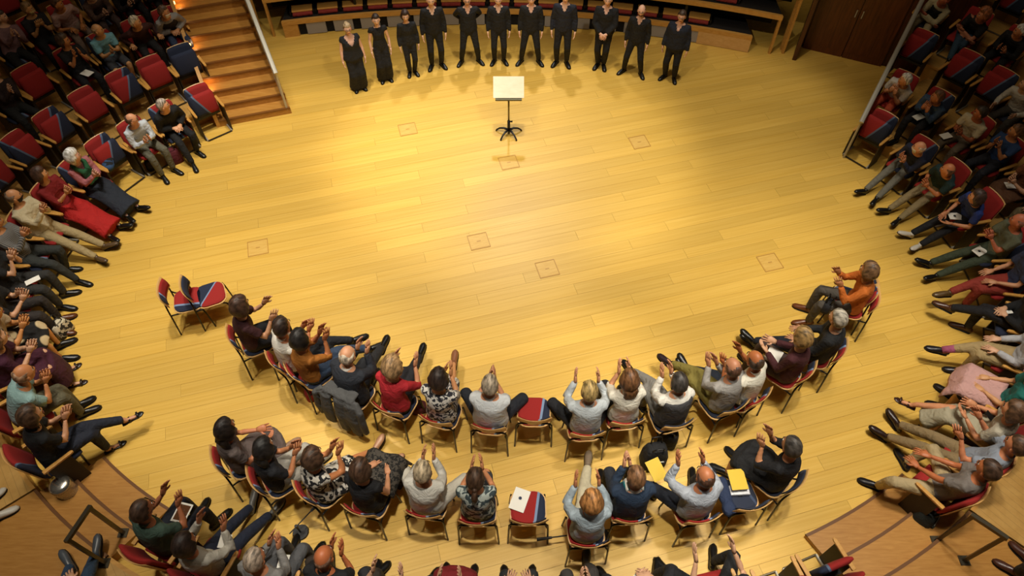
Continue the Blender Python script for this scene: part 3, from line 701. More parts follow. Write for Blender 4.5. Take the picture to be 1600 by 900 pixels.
def finish_people():
    dg = bpy.context.evaluated_depsgraph_get(); dg.update()
    for o, mats, post, cut in JOBS:
        me = o.evaluated_get(dg).to_mesh(); nv, nf = len(me.vertices), len(me.polygons)
        co = np.empty(nv*3, np.float32); me.vertices.foreach_get('co', co); lt = np.empty(nf, np.int32); me.polygons.foreach_get('loop_total', lt)
        li = np.empty(len(me.loops), np.int32); me.loops.foreach_get('vertex_index', li); o.evaluated_get(dg).to_mesh_clear()
        if cut:
            inside = cut(co.reshape(-1, 3).astype(float)); ends = np.cumsum(lt); starts = ends-lt
            drop = np.add.reduceat(inside[li].astype(np.int32), starts) >= lt*.5
            keep = ~drop; li = li[np.repeat(keep, lt)]; lt = lt[keep]; nf = len(lt)
        mi = np.zeros(nf, np.int32)
        if post:
            mb = MB(); post(mb); ev = np.concatenate(mb.v).astype(np.float32); el = np.array([len(f) for f in mb.f], np.int32)
            ei = np.array([i for f in mb.f for i in f], np.int32)+nv
            co = np.concatenate([co, ev.ravel()]); lt = np.concatenate([lt, el]); li = np.concatenate([li, ei]); mi = np.concatenate([mi, np.array(mb.m, np.int32)])
        nm = bpy.data.meshes.new(o.name.split('.')[0]); nm.vertices.add(len(co)//3); nm.vertices.foreach_set('co', co); nm.loops.add(len(li)); nm.loops.foreach_set('vertex_index', li)
        nm.polygons.add(len(lt)); nm.polygons.foreach_set('loop_start', np.concatenate([[0], np.cumsum(lt)[:-1]]).astype(np.int32))
        try: nm.polygons.foreach_set('loop_total', lt)
        except Exception: pass
        for m in mats: nm.materials.append(m)
        nm.polygons.foreach_set('material_index', mi); nm.polygons.foreach_set('use_smooth', np.ones(len(lt), bool)); nm.update(calc_edges=True)
        o['_n'] = 0; del o['_n']
        NEW.append((o, nm))
    for o, nm in NEW: o.modifiers.clear(); o.data = nm
NEW = []

# ------------------------------------------------------------------ the two kinds of seat
def tube_part(name, P, r, mat, parent, n=8):
    P = [np.array(p, float) for p in P]
    if len(P) > 2:                   # round the bends
        Q = [P[0]]
        for i in range(1, len(P)-1):
            a, b, c = P[i-1], P[i], P[i+1]; k = .22
            Q += [b+(a-b)*k, b+(a-b)*k*.3+(c-b)*k*.3*.3, b+(c-b)*k]
        P = Q+[P[-1]]
    return MB().tube(P, r, n).build(name, mat, parent, smooth=True)
def rounded(w, d, rad=.09, n=5, front=1.0):
    pts = []
    for cx, cy, a0 in ((w/2-rad, d/2-rad, 0), (-w/2+rad, d/2-rad, PI/2), (-w/2+rad, -d/2+rad, PI), (w/2-rad, -d/2+rad, 1.5*PI)):
        for i in range(n): a = a0+PI/2*i/(n-1); pts.append((cx+rad*math.cos(a), cy+rad*math.sin(a)))
    return pts
CHFAB = [split_fabric('chair_cover_red_navy', RED, NAVY, PALE, .09, -.15), split_fabric('chair_cover_navy_red', NAVY, RED, PALE, -.06, 1.3), split_fabric('chair_cover_navy', '#232a3c', '#1c2233', '#39445c', .1, .3)]
def make_chair(fab, label):
    t = thing('stacking_chair', label, 'chair', (0, 0, 0), 0, 'stacking chairs on the stage floor')
    MB().prism(rounded(.46, .45, .13), .435, .450).build('seat_shell', M_ply, t, bevel=.004)
    m = MB(); po = rounded(.43, .42, .13); pi_ = rounded(.37, .36, .11); n = len(po)
    V = [(x, y, .451) for x, y in po]+[(x, y, .470) for x, y in po]+[(x, y, .484) for x, y in pi_]
    Fc = [(i, (i+1) % n, n+(i+1) % n, n+i) for i in range(n)]+[(n+i, n+(i+1) % n, 2*n+(i+1) % n, 2*n+i) for i in range(n)]+[tuple(range(2*n, 3*n))]
    m.add(V, Fc).build('seat_cushion', fab, t, smooth=False)
    b = slab(.47, .235, .014, .055, 9, .0, .05); bb = MB().add(rotx(b.v[0], .27, v3(0, 0, 0))+v3(0, -.215, .60), b.f); bb.build('backrest', M_ply, t, smooth=True)
    b = slab(.42, .165, .022, .050, 9, .0, .05); bb = MB().add(rotx(b.v[0], .27, v3(0, 0, 0))+v3(0, -.209, .645), b.f); bb.build('back_cushion', fab, t, smooth=True)
    for x in (-.10, 0, .10):
        MB().tube([(x, -.292+.02*abs(x), .648), (x, -.276, .652)], .014, 8).build('hole_disc', M_black, t)  # black disc drawn in place of a dark hole in the backrest
    for s in (-1, 1):
        tube_part('leg', [(s*.19, .10, .425), (s*.215, .20, .40), (s*.235, .235, 0)], .0125, M_metal, t)
        tube_part('leg', [(s*.255, -.285, 0), (s*.235, -.255, .60), (s*.10, -.288, .68)], .0125, M_metal, t)
        tube_part('side_rail', [(s*.19, .12, .425), (s*.21, -.20, .425), (s*.238, -.258, .45)], .0115, M_metal, t)
    MB().tube([(-.2, -.12, .42), (.2, -.12, .42)], .011, 6).build('cross_bar', M_metal, t)
    return t
CHAIRS = [None, None, None]
def chair(x, y, ang, label, f=0):
    if CHAIRS[f] is None:
        CHAIRS[f] = make_chair(CHFAB[f], label); o = CHAIRS[f]; o.scale = (1.02, 1.02, 1.1); o.location = (x, y, 0); o.rotation_euler = (0, 0, -ang); return o
    return copy_thing(CHAIRS[f], (x, y, 0), -ang, label)
TSFAB = [split_fabric('seat_cover_red_navy', RED, NAVY, '#5c6d88', -.25, -.45, 2), split_fabric('seat_cover_navy_red', NAVY, RED, '#5c6d88', .25, .45, 2), split_fabric('seat_cover_red', RED, '#7d1b1c', RED, .5, 0, 2), split_fabric('seat_cover_navy', NAVY, '#191f30', NAVY, .5, 0, 2)]
def make_tseat(fab, up, label):
    t = thing('theatre_seat', label, 'seat', (0, 0, 0), 0, 'upholstered theatre seats')
    b = slab(.50, .50, .075, .05, 9, .08, .06); MB().add(rotx(b.v[0], .20, v3(0, 0, 0))+v3(0, -.215, .42), b.f).build('backrest', fab, t, smooth=True)
    b = slab(.49, .50, .02, .05, 9, .08, .05); MB().add(rotx(b.v[0], .20, v3(0, 0, 0))+v3(0, -.262, .41), b.f).build('back_shell', M_ply, t, smooth=True)
    b = slab(.47, .45, .085, .0, 9, .0, .06); V = np.asarray(b.v[0])
    if up: V = rotx(V, .14, v3(0, 0, 0))+v3(0, -.06, .42)
    else: V = rotx(V, -PI/2+.05, v3(0, 0, 0))+v3(0, -.20, .42)
    MB().add(V, b.f).build('seat_cushion', fab, t, smooth=True)
    MB().box((0, -.13, .36), (.46, .09, .05)).build('hinge_box', M_black, t)
    for s in (-1, 1):
        MB().box((s*.275, -.02, .30), (.025, .30, .60)).build('side_panel', plain('#241a12', .6), t)
        a = MB(); pl = [(s*.275-.028, -.22), (s*.275+.028, -.22), (s*.275+.024, .16), (s*.275+.012, .19), (s*.275-.012, .19), (s*.275-.024, .16)]
        if s < 0: pl = pl
        a.prism(pl, .60, .63).build('armrest', M_trimwood, t, bevel=.006)
        MB().tube([(s*.25, .17, .02), (s*.25, -.2, .02)], .018, 6).build('foot_bar', M_steel, t)
    MB().tube([(-.25, .17, .02), (.25, .17, .02)], .014, 6).build('front_bar', M_bronze, t)
    return t
TSEATS = {}
def tseat(x, y, z, rz, label, f, up):
    if (f, up) not in TSEATS:
        o = TSEATS[(f, up)] = make_tseat(TSFAB[f], up, label); o.location = (x, y, z); o.rotation_euler = (0, 0, rz); return o
    return copy_thing(TSEATS[(f, up)], (x, y, z), rz, label)

# ------------------------------------------------------------------ the performers
STAGE = v3(0, 13, 1.5)
AUD = v3(0, 3.0, 1.0)
GP = 'performers taking their bow'
def performer(u, v, S, label, **kw):
    S *= .935; kw.setdefault('vneck', not kw.get('fem')); p = at(u, v); p[2] = 0; a = math.atan2(0-p[0], 5.0-p[1]); kw.setdefault('arms', 'side')
    kw.setdefault('top', ('shirt', '#0d0e12', 'long')); kw.setdefault('bottom', ('trousers', '#0a0a0c'))
    return person(label, p, a, stand=True, S=S, look=kw.pop('look', AUD), group=GP, seed=int(u), **kw)
performer(562, 138, .95, 'stout fair-haired woman in a black V-neck wide-leg jumpsuit, leftmost performer', top=('blouse', '#15181f', 'cap'), bottom=('wide', '#111113'), hair=('bun', '#a08a6a'), girth=1.28, fem=True, glasses=True, vneck=True, skn='#e0aa90', legs='close')
performer(603, 124, .95, 'woman in black short-sleeved top and flowing black trousers, second performer from left', top=('tunic', '#121216', 'cap'), bottom=('wide', '#101012'), hair=('pony', '#2a1c14'), fem=True, skn='#e4b096', legs='close', girth=.9)
performer(645, 115, .92, 'small woman in long black tunic and slim trousers with dark bob, third performer from left', top=('tunic', '#14161a', 'long'), bottom=('trousers', '#101012'), hair=('bob', '#2a1710'), fem=True, skn='#dda888', girth=.95, legs='close')
performer(683, 104, 1.05, 'tall brown-haired young man in black shirt, fourth performer from left', hair=('short', '#4a2e1a'), skn='#e0ac8c')
performer(735, 98, 1.0, 'grey-haired man in glasses with his hands behind his back, fifth performer from left', arms='behind', hair=('short', '#9a948c'), glasses=True, legs='apart', skn='#dca282', girth=1.05)
performer(780, 97, 1.0, 'man in buttoned black shirt looking down, sixth performer from left', hair=('short', '#5a3b22'), skn='#dfab8c', nod=.15)
performer(828, 98, 1.02, 'man with reddish cropped hair and feet apart, fifth performer from right', hair=('short', '#7a4a2c'), skn='#e2a88a', legs='apart', girth=1.04)
performer(877, 100, 1.07, 'tallest man in open-collared dark navy shirt, fourth performer from right', hair=('short', '#6a4a30'), skn='#e6b090', top=('shirt', '#161b29', 'long'))
performer(938, 104, 1.06, 'bald man with his hands clasped in front, third performer from right', arms='front', hair=('bald', '#8a7a6a'), skn='#e4ac90', legs='close', girth=1.12)
performer(987, 115, 1.0, 'bald bearded man in glasses with feet set wide, second performer from right', hair=('bald', '#3a2a20'), beard='#3a281c', glasses=True, legs='apart', skn='#dfa688')
performer(1045, 123, .99, 'stout dark-haired man in loose dark blue shirt, rightmost performer', hair=('short', '#3c2c20'), girth=1.3, glasses=True, skn='#d69c7c', top=('shirt', '#151c2c', 'long'))
# ------------------------------------------------------------------ conductor's desk
md = thing('music_stand', 'pale wooden-topped music stand on a black star base, alone mid floor', 'music stand', tuple(at(795, 210)))
M_desk = wood('pale_desk', '#efe0bd', '#f6eacb', .5, (3, 8, 8))
a = MB()
V = rotx(np.concatenate(MB().box((0, 0, 0), (.58, .018, .40)).v), -.85, v3(0, 0, 0))
a.add(V+v3(0, .10, 1.06), [(0, 1, 3, 2), (4, 6, 7, 5), (0, 4, 5, 1), (2, 3, 7, 6), (0, 2, 6, 4), (1, 5, 7, 3)])
# the desk slopes towards the camera side of the hall
a.build('desk', M_desk, md)
MB().box((0, -.065, .905), (.50, .05, .03)).build('desk_lip', plain('#5f5a3c', .45), md)
MB().tube([(0, .085, 1.01), (0, .03, .12)], .017, 10).build('post', plain('#7a7040', .4, .4), md, smooth=True)
MB().tube([(0, .03, .32), (0, .03, .06)], .028, 10).build('sleeve', M_black, md, smooth=True)
MB().tube([(.02, .03, .30), (.07, .02, .31)], [.012, .02], 8).build('knob', M_black, md)
for k in range(5):
    t = 2*PI*k/5+.3; c, s = math.cos(t), math.sin(t)
    MB().tube([(c*r_, .03+s*r_, z) for r_, z in ((.01, .09), (.10, .11), (.19, .085), (.255, .03), (.262, .0))], [.024, .022, .018, .016, .02], 8).build('leg', M_black, md, smooth=True)

# ------------------------------------------------------------------ audience
RINGP, RINGE = [], []
def R(row, kind, u, v, short, where, **kw): RINGP.append([row, kind, u, v, short, where, kw])
def E(row, u, v, f, label): RINGE.append([row, 's', u, v, f, label])
LF, LS, LT = 'left front row', 'left second row', 'left third row'
E(0, 322, 168, 0, 'empty red and navy theatre seat at the foot of the staircase')
R(0, 'h', 252, 162, 'grey-haired man in black suit and white collar', 'left front row', top=('jacket', '#0d0d0f', 'long'), bottom=('trousers', '#121316'), arms='clasp', hair=('short', '#8c8074'), skn='#d2946c', legs='stride')
R(0, 'h', 203, 185, 'man in pale shirt with sweater round his shoulders', LF, top=('shirt', '#c3cad2', 'long'), bottom=('trousers', '#5f5c4c'), hair=('fringe', '#4a3020'), glasses=True, skn='#cc8a64')
E(0, 165, 240, 1, 'empty navy theatre seat with clothes on it, left front row')
R(0, 'h', 112, 245, 'white-haired woman in pink top and green scarf', LF, top=('sweater', '#b06a70', 'long'), bottom=('long', '#1f2531'), hair=('curly', '#d8d0c0'), fem=True, arms='clap', legs='ext', skn='#d59a80')
R(0, 'h', 60, 275, 'brown-haired woman in long red dress', LF, top=('dress', '#7d1214', 'mid'), bottom=('long', '#b01512'), hair=('bob', '#3a2418'), fem=True, legs='ext', skn='#c98a5c')
R(0, 'h', 18, 310, 'man in cream shirt and black face mask', LF, top=('shirt', '#cdbf9c', 'long'), bottom=('trousers', '#a8946a'), hair=('fringe', '#5a4a3c'), mask='#0c0d0f', shoes='#5a4630', legs='ext', girth=1.1, skn='#c88a60')
R(0, 'h', -12, 352, 'person in grey striped shirt clapping at the left edge', LF, top=('shirt', ('stripes', '#8a8884', '#4a4a4c', 14), 'long'), bottom=('trousers', '#2c2f2c'), hair=('short', '#b9855a'), legs='stride', skn='#c98a60')
R(0, 'h', -22, 398, 'person in black T-shirt with bare arm raised', LF, top=('shirt', '#0e0e10', 'short'), bottom=('trousers', '#2b2a28'), hair=('short', '#2a201a'), legs='flat', arms='high')
R(0, 'h', -25, 452, 'person with dark raincoat over the lap', LF, top=('shirt', '#1a1a1c', 'short'), bottom=('trousers', '#2a2422'), hair=('bob', '#3a2a20'), shoes='#5a2f14', legs='flat', fem=True)
R(0, 'h', -15, 492, 'woman in black and cream circle-print skirt', LF, top=('blouse', '#b9a78a', 'short'), bottom=('skirt', ('spots', '#c9b48a', '#121110', 5)), hair=('short', '#6a5038'), fem=True, legs='flat', shoes='#121214', skn='#c8854e')
R(0, 'h', -6, 532, 'woman in maroon dress and sandals', LF, top=('dress', '#41102a', 'short'), bottom=('long', '#3f0d24'), hair=('bob', '#6a4a34'), fem=True, girth=1.15, legs='flat', sandal=True, shoes='#2a1c18')
R(0, 'h', 43, 580, 'balding man in pale teal shirt and olive trousers', LF, top=('shirt', '#8fb0ae', 'short'), bottom=('trousers', '#5f5a44'), hair=('fringe', '#8a6a50'), arms='high', legs='together', skn='#c07a4e', girth=1.05)
R(0, 'h', 48, 655, 'brown-haired woman in black top and dark jeans, legs crossed', LF, top=('shirt', '#0f1012', 'short'), bottom=('trousers', '#1c2130'), hair=('bob', '#3f2a1a'), fem=True, legs='crossL', sandal=True, shoes='#151515', skn='#c78c68')
E(1, 297, 112, 3, 'empty dark navy theatre seat beside the stairs, left second row')
for i, (u, v, f, w) in enumerate(((238, 98, 2, 'all red folded theatre seat second from the stairs, left second row'), (188, 112, 1, 'navy and red folded theatre seat third from the stairs, left second row'), (130, 140, 2, 'all red folded theatre seat fourth from the stairs, left second row'), (75, 172, 1, 'navy and red folded theatre seat fifth from the stairs, left second row'), (28, 212, 0, 'red and navy folded theatre seat near the left edge, left second row'))):
    E(1, u, v, f, w)
E(1, -10, 262, 0, 'red and navy folded theatre seat cut by the left edge, left second row')
R(2, 'h', 253, 14, 'man in grey shirt and dark waistcoat with white mask', LT, top=('shirt', '#8a8682', 'long'), waistcoat='#16110f', bottom=('trousers', '#22304a'), hair=('short', '#4a3524'), mask='#d8d2c2', arms='clasp', legs='flat', skn='#b0744a')
R(2, 'h', 208, 30, 'grey-haired man in dark brown shirt, arms spread', LT, top=('shirt', '#3a160e', 'long'), bottom=('trousers', '#141212'), hair=('short', '#a3967f'), arms='rest', legs='flat', skn='#bd8152')
R(2, 'h', 150, 45, 'bald man in light blue top', LT, top=('shirt', '#6fa5b3', 'short'), bottom=('shorts', '#3c3e44'), hair=('bald', '#8a7050'), arms='clap', skn='#c58a58', legs='stride')
R(2, 'h', 97, 62, 'woman in black top with hands folded by her face', LT, top=('blouse', '#101014', 'short'), bottom=('trousers', '#121218'), hair=('bob', '#3a2a1e'), fem=True, arms='high', skn='#c07a48')
E(2, 36, 98, 2, 'red folded theatre seat near the left edge, left third row')
R(2, 'h', -15, 110, 'dim figure in dark clothes at the left edge', LT, top=('shirt', '#2a1a1a', 'long'), bottom=('trousers', '#151515'), hair=('short', '#4a3a30'))
LFO, LFI = 'left fourth row', 'left fifth row'
R(3, 'h', 85, 2, 'man in pinkish shirt and grey trousers leaning sideways', LFO, top=('shirt', '#b58f86', 'short'), bottom=('trousers', '#7e6a5e'), hair=('short', '#4a3020'), arms='lap', legs='stride', skn='#b5703c')
R(3, 'h', 42, 12, 'person with pale face mask holding up a phone', LFO, top=('shirt', '#17141a', 'short'), bottom=('trousers', '#101218'), hair=('short', '#6a5030'), mask='#cbb37a', arms='phone', skn='#b98252')
R(3, 'h', 0, 22, 'person in mauve top at the far left edge', LFO, top=('shirt', '#7a5a5c', 'long'), bottom=('trousers', '#141414'), hair=('short', '#3a2a22'))
R(3, 'h', 135, -14, 'person in pale jacket behind the light blue top', LFO, top=('shirt', '#5a4238', 'long'), bottom=('trousers', '#4a3a38'), hair=('short', '#5a4a3a'))
R(3, 'h', 180, -24, 'person in dark top behind the brown shirt', LFO, top=('shirt', '#1c1214', 'long'), bottom=('trousers', '#141214'), hair=('short', '#6a4a30'))
R(3, 'h', 228, -34, 'person in black behind the grey waistcoat', LFO, top=('shirt', '#111013', 'long'), bottom=('trousers', '#141214'), hair=('bob', '#4a3a2a'))
# right side
RF, RS, RT, RQ = 'right front row', 'right second row', 'right third row', 'right fourth row'
E(0, 1352, 226, 1, 'empty red and navy theatre seat at the foot of the right balustrade')
R(0, 'h', 1432, 232, 'bald man in navy sweater and white face mask', RF, top=('sweater', '#1c2138', 'long'), bottom=('trousers', '#6f6c60'), hair=('bald', '#b09a84'), mask='#d8d2c6', arms='high', legs='ext', skn='#d08a62')
R(0, 'h', 1480, 265, 'man in dark teal shirt and khaki trousers', RF, top=('shirt', '#173436', 'short'), bottom=('trousers', '#8d7c58'), hair=('bald', '#5a3a24'), arms='clap', legs='ext', skn='#c4764a')
R(0, 'h', 1530, 308, 'woman in bright blue shirt and white trainers', RF, top=('shirt', '#20357a', 'short'), bottom=('trousers', '#15161c'), hair=('bob', '#33221a'), fem=True, arms='hold', legs='ext', shoes='#cfc8bb', skn='#c6825a')
R(0, 'h', 1592, 352, 'ruddy man in olive shirt and green trousers', RF, top=('shirt', '#5c5f4a', 'short'), bottom=('trousers', '#3c4634'), hair=('bald', '#7a5040'), arms='clap', legs='ext', skn='#bd6a4c')
R(0, 'h', 1622, 400, 'person in red trousers with legs crossed', RF, top=('shirt', '#2a3350', 'short'), bottom=('trousers', '#8e3023'), hair=('short', '#4a3424'), arms='lap', legs='crossR', shoes='#5a4426', skn='#c88a64')
R(0, 'h', 1634, 462, 'person in black suit trousers with a programme', RF, top=('jacket', '#121215', 'long'), bottom=('trousers', '#141318'), hair=('short', '#6a6058'), arms='clasp', legs='crossL', shoes='#4a2a1a')
R(0, 'h', 1640, 522, 'person in beige trousers and pink socks', RF, top=('shirt', '#b3b3b8', 'long'), bottom=('trousers', '#a58e62'), hair=('short', '#5a4a3a'), arms='lap', legs='crossR', socks='#a0506e', shoes='#17131a')
R(0, 'h', 1622, 592, 'woman in teal top with pink shawl on her lap', RF, top=('blouse', '#11655c', 'short'), bottom=('skirt', '#1b1a1d'), hair=('bob', '#4a3018'), fem=True, arms='lap', legs='flat', shoes='#1c1614', skn='#c58a5c')
R(0, 'h', 1585, 652, 'brown-haired woman in pale grey dress holding a phone', RF, top=('dress', '#b3ab98', 'short'), bottom=('long', '#a79f86'), hair=('bob', '#4c3420'), fem=True, arms='hold', legs='crossR', sandal=True, shoes='#3a2018', skn='#c9845c')
R(0, 'h', 1610, 716, 'man in pale blue-grey shirt with hands on his knees', RF, top=('shirt', '#8b93a0', 'short'), bottom=('trousers', '#8a7552'), hair=('short', '#4a3220'), arms='reach', legs='ext', shoes='#2a1812', skn='#c67a54')
R(0, 'h', 1552, 745, 'man in grey-brown shirt and cream trousers', 'right front row end', top=('shirt', '#78706a', 'short'), bottom=('trousers', '#b39f77'), hair=('short', '#3a2618'), arms='lap', legs='wide', shoes='#16161c', skn='#b8683f')
R(1, 'h', 1408, 130, 'grey-haired man in white shirt and red trousers, hand on chin', RS, top=('shirt', '#c9c2b8', 'short'), bottom=('trousers', '#a8401f'), hair=('short', '#b3aaa0'), arms='chin', legs='flat', skn='#bd7a50')
R(1, 'h', 1468, 148, 'man in denim blue shirt with hands together', RS, top=('shirt', '#3a5272', 'long'), bottom=('trousers', '#16161c'), hair=('short', '#5a3a24'), arms='chin', legs='flat', skn='#b06a44')
R(1, 'h', 1535, 175, 'dark-haired man in cream shirt', RS, top=('shirt', '#cabd9c', 'short'), bottom=('trousers', '#6a5e4c'), hair=('short', '#2a2018'), arms='clap', legs='flat', skn='#ad5f3c')
R(1, 'h', 1590, 205, 'person in blue T-shirt with a raised fist', RS, top=('shirt', '#233f6c', 'short'), bottom=('trousers', '#20222c'), hair=('short', '#5a3c24'), arms='high', legs='flat', skn='#b9784c')
R(1, 'h', 1628, 258, 'person in patterned brown skirt with a white leaflet', RS, top=('blouse', '#7a4a2c', 'short'), bottom=('skirt', '#5c3a22'), hair=('bob', '#3a281a'), arms='clap', legs='flat', fem=True)
R(1, 'h', 1650, 320, 'person in olive trousers cut by the right edge', RS, top=('shirt', '#3a3c3e', 'long'), bottom=('trousers', '#6c6146'), hair=('short', '#4a3a2a'), arms='lap', legs='flat')
for u, v, w in ((1430, 80, 'nearest the balustrade'), (1498, 112, 'second from the balustrade'), (1562, 142, 'third from the balustrade')):
    E(2, u, v, 1, f'empty red and navy folded seat {w}, right third row')
R(2, 'h', 1606, 128, 'person in white sleeves stretching an arm', RT, top=('shirt', '#c6bfb0', 'long'), bottom=('trousers', '#3a3530'), hair=('short', '#7a6a58'), arms='reach', legs='flat')
R(3, 'h', 1465, 10, 'person in cream shirt and black waistcoat', RQ, top=('shirt', '#b2a682', 'long'), waistcoat='#0e0d0f', bottom=('trousers', '#a89a76'), hair=('short', '#8a4a34'), arms='fold', legs='flat', skn='#a85a40')
R(3, 'h', 1530, 28, 'red-haired woman in black top and jeans', RQ, top=('blouse', '#141214', 'short'), bottom=('trousers', '#2c4458'), hair=('curly', '#7a4522'), fem=True, arms='fold', legs='crossR', skn='#b06c4c')
R(3, 'h', 1598, 44, 'white-haired person leaning in black', RQ, top=('shirt', '#101014', 'long'), bottom=('trousers', '#101014'), hair=('short', '#bdb6aa'), arms='clap', legs='flat', skn='#b8744c')
for u, v, f, w in ((118, -48, 2, 'red'), (62, -22, 0, 'red and navy'), (8, 4, 2, 'all red')):
    E(4, u, v, f, f'dim {w} folded seat at the top left corner, left fifth row')
E(4, 1510, 8, 1, 'empty red and navy folded seat top right, inner, right fifth row')
E(4, 1578, 22, 1, 'empty red and navy folded seat top right, outer, right fifth row')
# lower front row, seen from above and behind
LW = 'lower front row'
R(0, 'h', 222, 806, 'brown-haired man in green polo with a tablet', LW, top=('shirt', '#40564a', 'short'), bottom=('trousers', '#171c2a'), hair=('short', '#3b281c'), arms='open', legs='flat', skn='#b9704c', glasses=True)
R(0, 'h', 288, 862, 'dark-haired woman in white blouse and jeans', LW, top=('blouse', '#b9b4a8', 'long'), bottom=('trousers', '#1c2438'), hair=('bob', '#251812'), fem=True, arms='open', legs='ext', shoes='#6a6862', skn='#b9724e')
R(0, 'h', 398, 884, 'grey-haired person in grey pullover', LW, top=('sweater', '#7f7d7a', 'long'), bottom=('trousers', '#56575a'), hair=('short', '#8a7b6c'), arms='clap', legs='flat', skn='#c07a54')
R(0, 'h', 505, 874, 'bald man in black shirt and brown trousers', LW, top=('shirt', '#131316', 'short'), bottom=('trousers', '#332a22'), hair=('bald', '#5a4030'), arms='high', legs='wide', skn='#b3623a')
R(0, 'k', 628, 884, 'person in charcoal trousers clapping low', LW, top=('shirt', '#5f5a54', 'short'), bottom=('trousers', '#26272b'), hair=('short', '#4a3a2a'), arms='open', legs='wide')
R(0, 'k', 715, 892, 'person in dark red skirt', LW, top=('blouse', '#6d1519', 'short'), bottom=('skirt', '#7a1419'), hair=('bob', '#4a3020'), arms='open', legs='flat', fem=True)
R(0, 'k', 810, 892, 'person in dark grey trousers, knees apart', LW, top=('shirt', '#3a3c42', 'long'), bottom=('trousers', '#25272a'), hair=('short', '#5a4a3a'), arms='lap', legs='flat')
R(0, 'k', 905, 890, 'person in grey trousers with one foot stretched forward', LW, top=('shirt', '#6a6560', 'short'), bottom=('trousers', '#3c3835'), hair=('short', '#4a3828'), arms='clap', legs='stride')
R(0, 'k', 992, 884, 'person in black trousers with a white programme', LW, top=('shirt', '#2a2a30', 'short'), bottom=('trousers', '#1c1d22'), hair=('short', '#4a3828'), arms='clasp', legs='wide')
R(0, 'k', 1090, 884, 'person in black trousers with one hand over the knee', LW, top=('shirt', '#20202a', 'short'), bottom=('trousers', '#18191c'), hair=('short', '#3a2a20'), arms='reach', legs='wide')
R(1, 'f', 132, 868, 'person in blue jeans and grey shoes at the lower left landing', 'left second row', top=('shirt', '#4a4a4a', 'long'), bottom=('trousers', '#2c4560'), hair=('short', '#3a2a20'), arms='lap', shoes='#4a4f55', legs='ext', dang=-58)
R(1, 'f', -4, 792, 'person in white shoes at the left landing edge', 'left second row', top=('shirt', '#3a3a3a', 'long'), bottom=('trousers', '#2a2a2a'), hair=('short', '#3a2a20'), arms='lap', shoes='#c9c4b8')
R(1, 'f', 1588, 878, 'person in brown shoes at the lower right landing', 'right second row', top=('shirt', '#4a4a4a', 'long'), bottom=('trousers', '#2a2622'), hair=('short', '#3a2a20'), arms='lap', shoes='#4a2a20')
E(0, 1292, 884, 1, 'empty navy and red folded seat beside the lower right steps')
E(0, 1218, 905, 2, 'empty red seat next to the navy one, lower front row')

rows = {}
for e in RINGP: rows.setdefault(e[0], []).append(e)
for e in RINGE: rows.setdefault(e[0], []).append(e)
k_ = 0
for row, L in sorted(rows.items()):
    o = PITCH*row; z = RISE*row
    for e in L:
        if e[1] == 'h': th = find_theta(e[2], e[3], o+.02, z+(1.22 if e[3] < 400 else 1.34))
        elif e[1] == 'f': th = find_theta(e[2], e[3], o-.55, z+.05)
        elif e[1] == 'k': th = find_theta(e[2], e[3], o-.52, z+.60)
        else: th = find_theta(e[2], e[3], o, z+(.62 if row == 0 else .78))
        e.append(th)
    L.sort(key=lambda e: e[-1]); T = [e[-1] for e in L]
    for it in range(60):
        for i in range(len(T)-1):
            a, b = ring(T[i], o), ring(T[i+1], o); d = np.linalg.norm(a-b)
            if d < .60:
                s = (.602-d)/2/np.hypot((RA+o)*math.sin(T[i]), (RB+o)*math.cos(T[i])); T[i] -= s; T[i+1] += s
    for e, th in zip(L, T):
        p = ring(th, o); n = ring_normal(th, o); ang = math.atan2(-n[0], -n[1]); k_ += 1
        if e[1] == 'f':
            ang += math.radians(e[6].pop('dang', 0)); fw_ = np.array([math.sin(ang), math.cos(ang)]); ft = at(e[2], e[3], z+.05); p = ft[:2]-fw_*(.98 if e[6].get('legs') == 'ext' else .60); n = -fw_
        if e[1] == 's': tseat(p[0], p[1], z, -ang, e[5], e[4], True); continue
        short, where, kw = e[4], e[5], e[6]
        hd = at(e[2], e[3], z+1.36) if e[1] == 'h' and p[1] < 6.5 else at(e[2], e[3], z+1.24) if e[1] == 'h' else (np.array([p[0]+n[0]*.2, p[1]+n[1]*.2, z+1.3]) if e[1] == 'k' else None)
        person(f'{short}, {where}', (p[0], p[1], z), ang, head=hd, look=STAGE, group='seated audience', seed=k_*13, **kw)
        q = -n*.05; tseat(p[0]+q[0], p[1]+q[1], z, -ang, f'theatre seat under the {short}', (2, 0 if p[0] < 0 else 1, 2)[k_ % 3], False).scale = (1, 1, near_scale(p[1]))

# the two arcs of stacking chairs on the stage
R1, R2 = 'upper chair arc', 'lower chair arc'
def C(u, v, deg, short, where, fab=0, chdy=0, **kw):
    ang = math.radians(deg); h = at(u, v, 1.38); fw = v3(math.sin(ang), math.cos(ang), 0); back = kw.pop('back', .04)
    p = h-fw*back; p[2] = 0
    info = person(f'{short}, {where}', p, ang, head=h, look=STAGE, group='seated audience', seed=int(u+v), **kw)
    c = p+fw*.06; chair(c[0], c[1], ang, f'stacking chair under the {short}', fab); return info
def EC(u, v, deg, label, fab=0, z=.47):
    p = at(u, v, z); return chair(p[0], p[1], math.radians(deg), label, fab), p
C(371, 482, 62, 'curly brown-haired woman in maroon top with blue sleeves', R1, fab=0, top=('blouse', '#3a1519', 'short'), bottom=('trousers', '#16161b'), hair=('curly', '#3a2416'), fem=True, arms='open', legs='flat', skn='#c8906c')
C(437, 517, 48, 'dark-haired man in white T-shirt, leg crossed', R1, top=('shirt', '#e4ded2', 'short'), bottom=('trousers', '#1d2026'), hair=('short', '#2a1b12'), arms='clap', legs='crossL', skn='#c07a52')
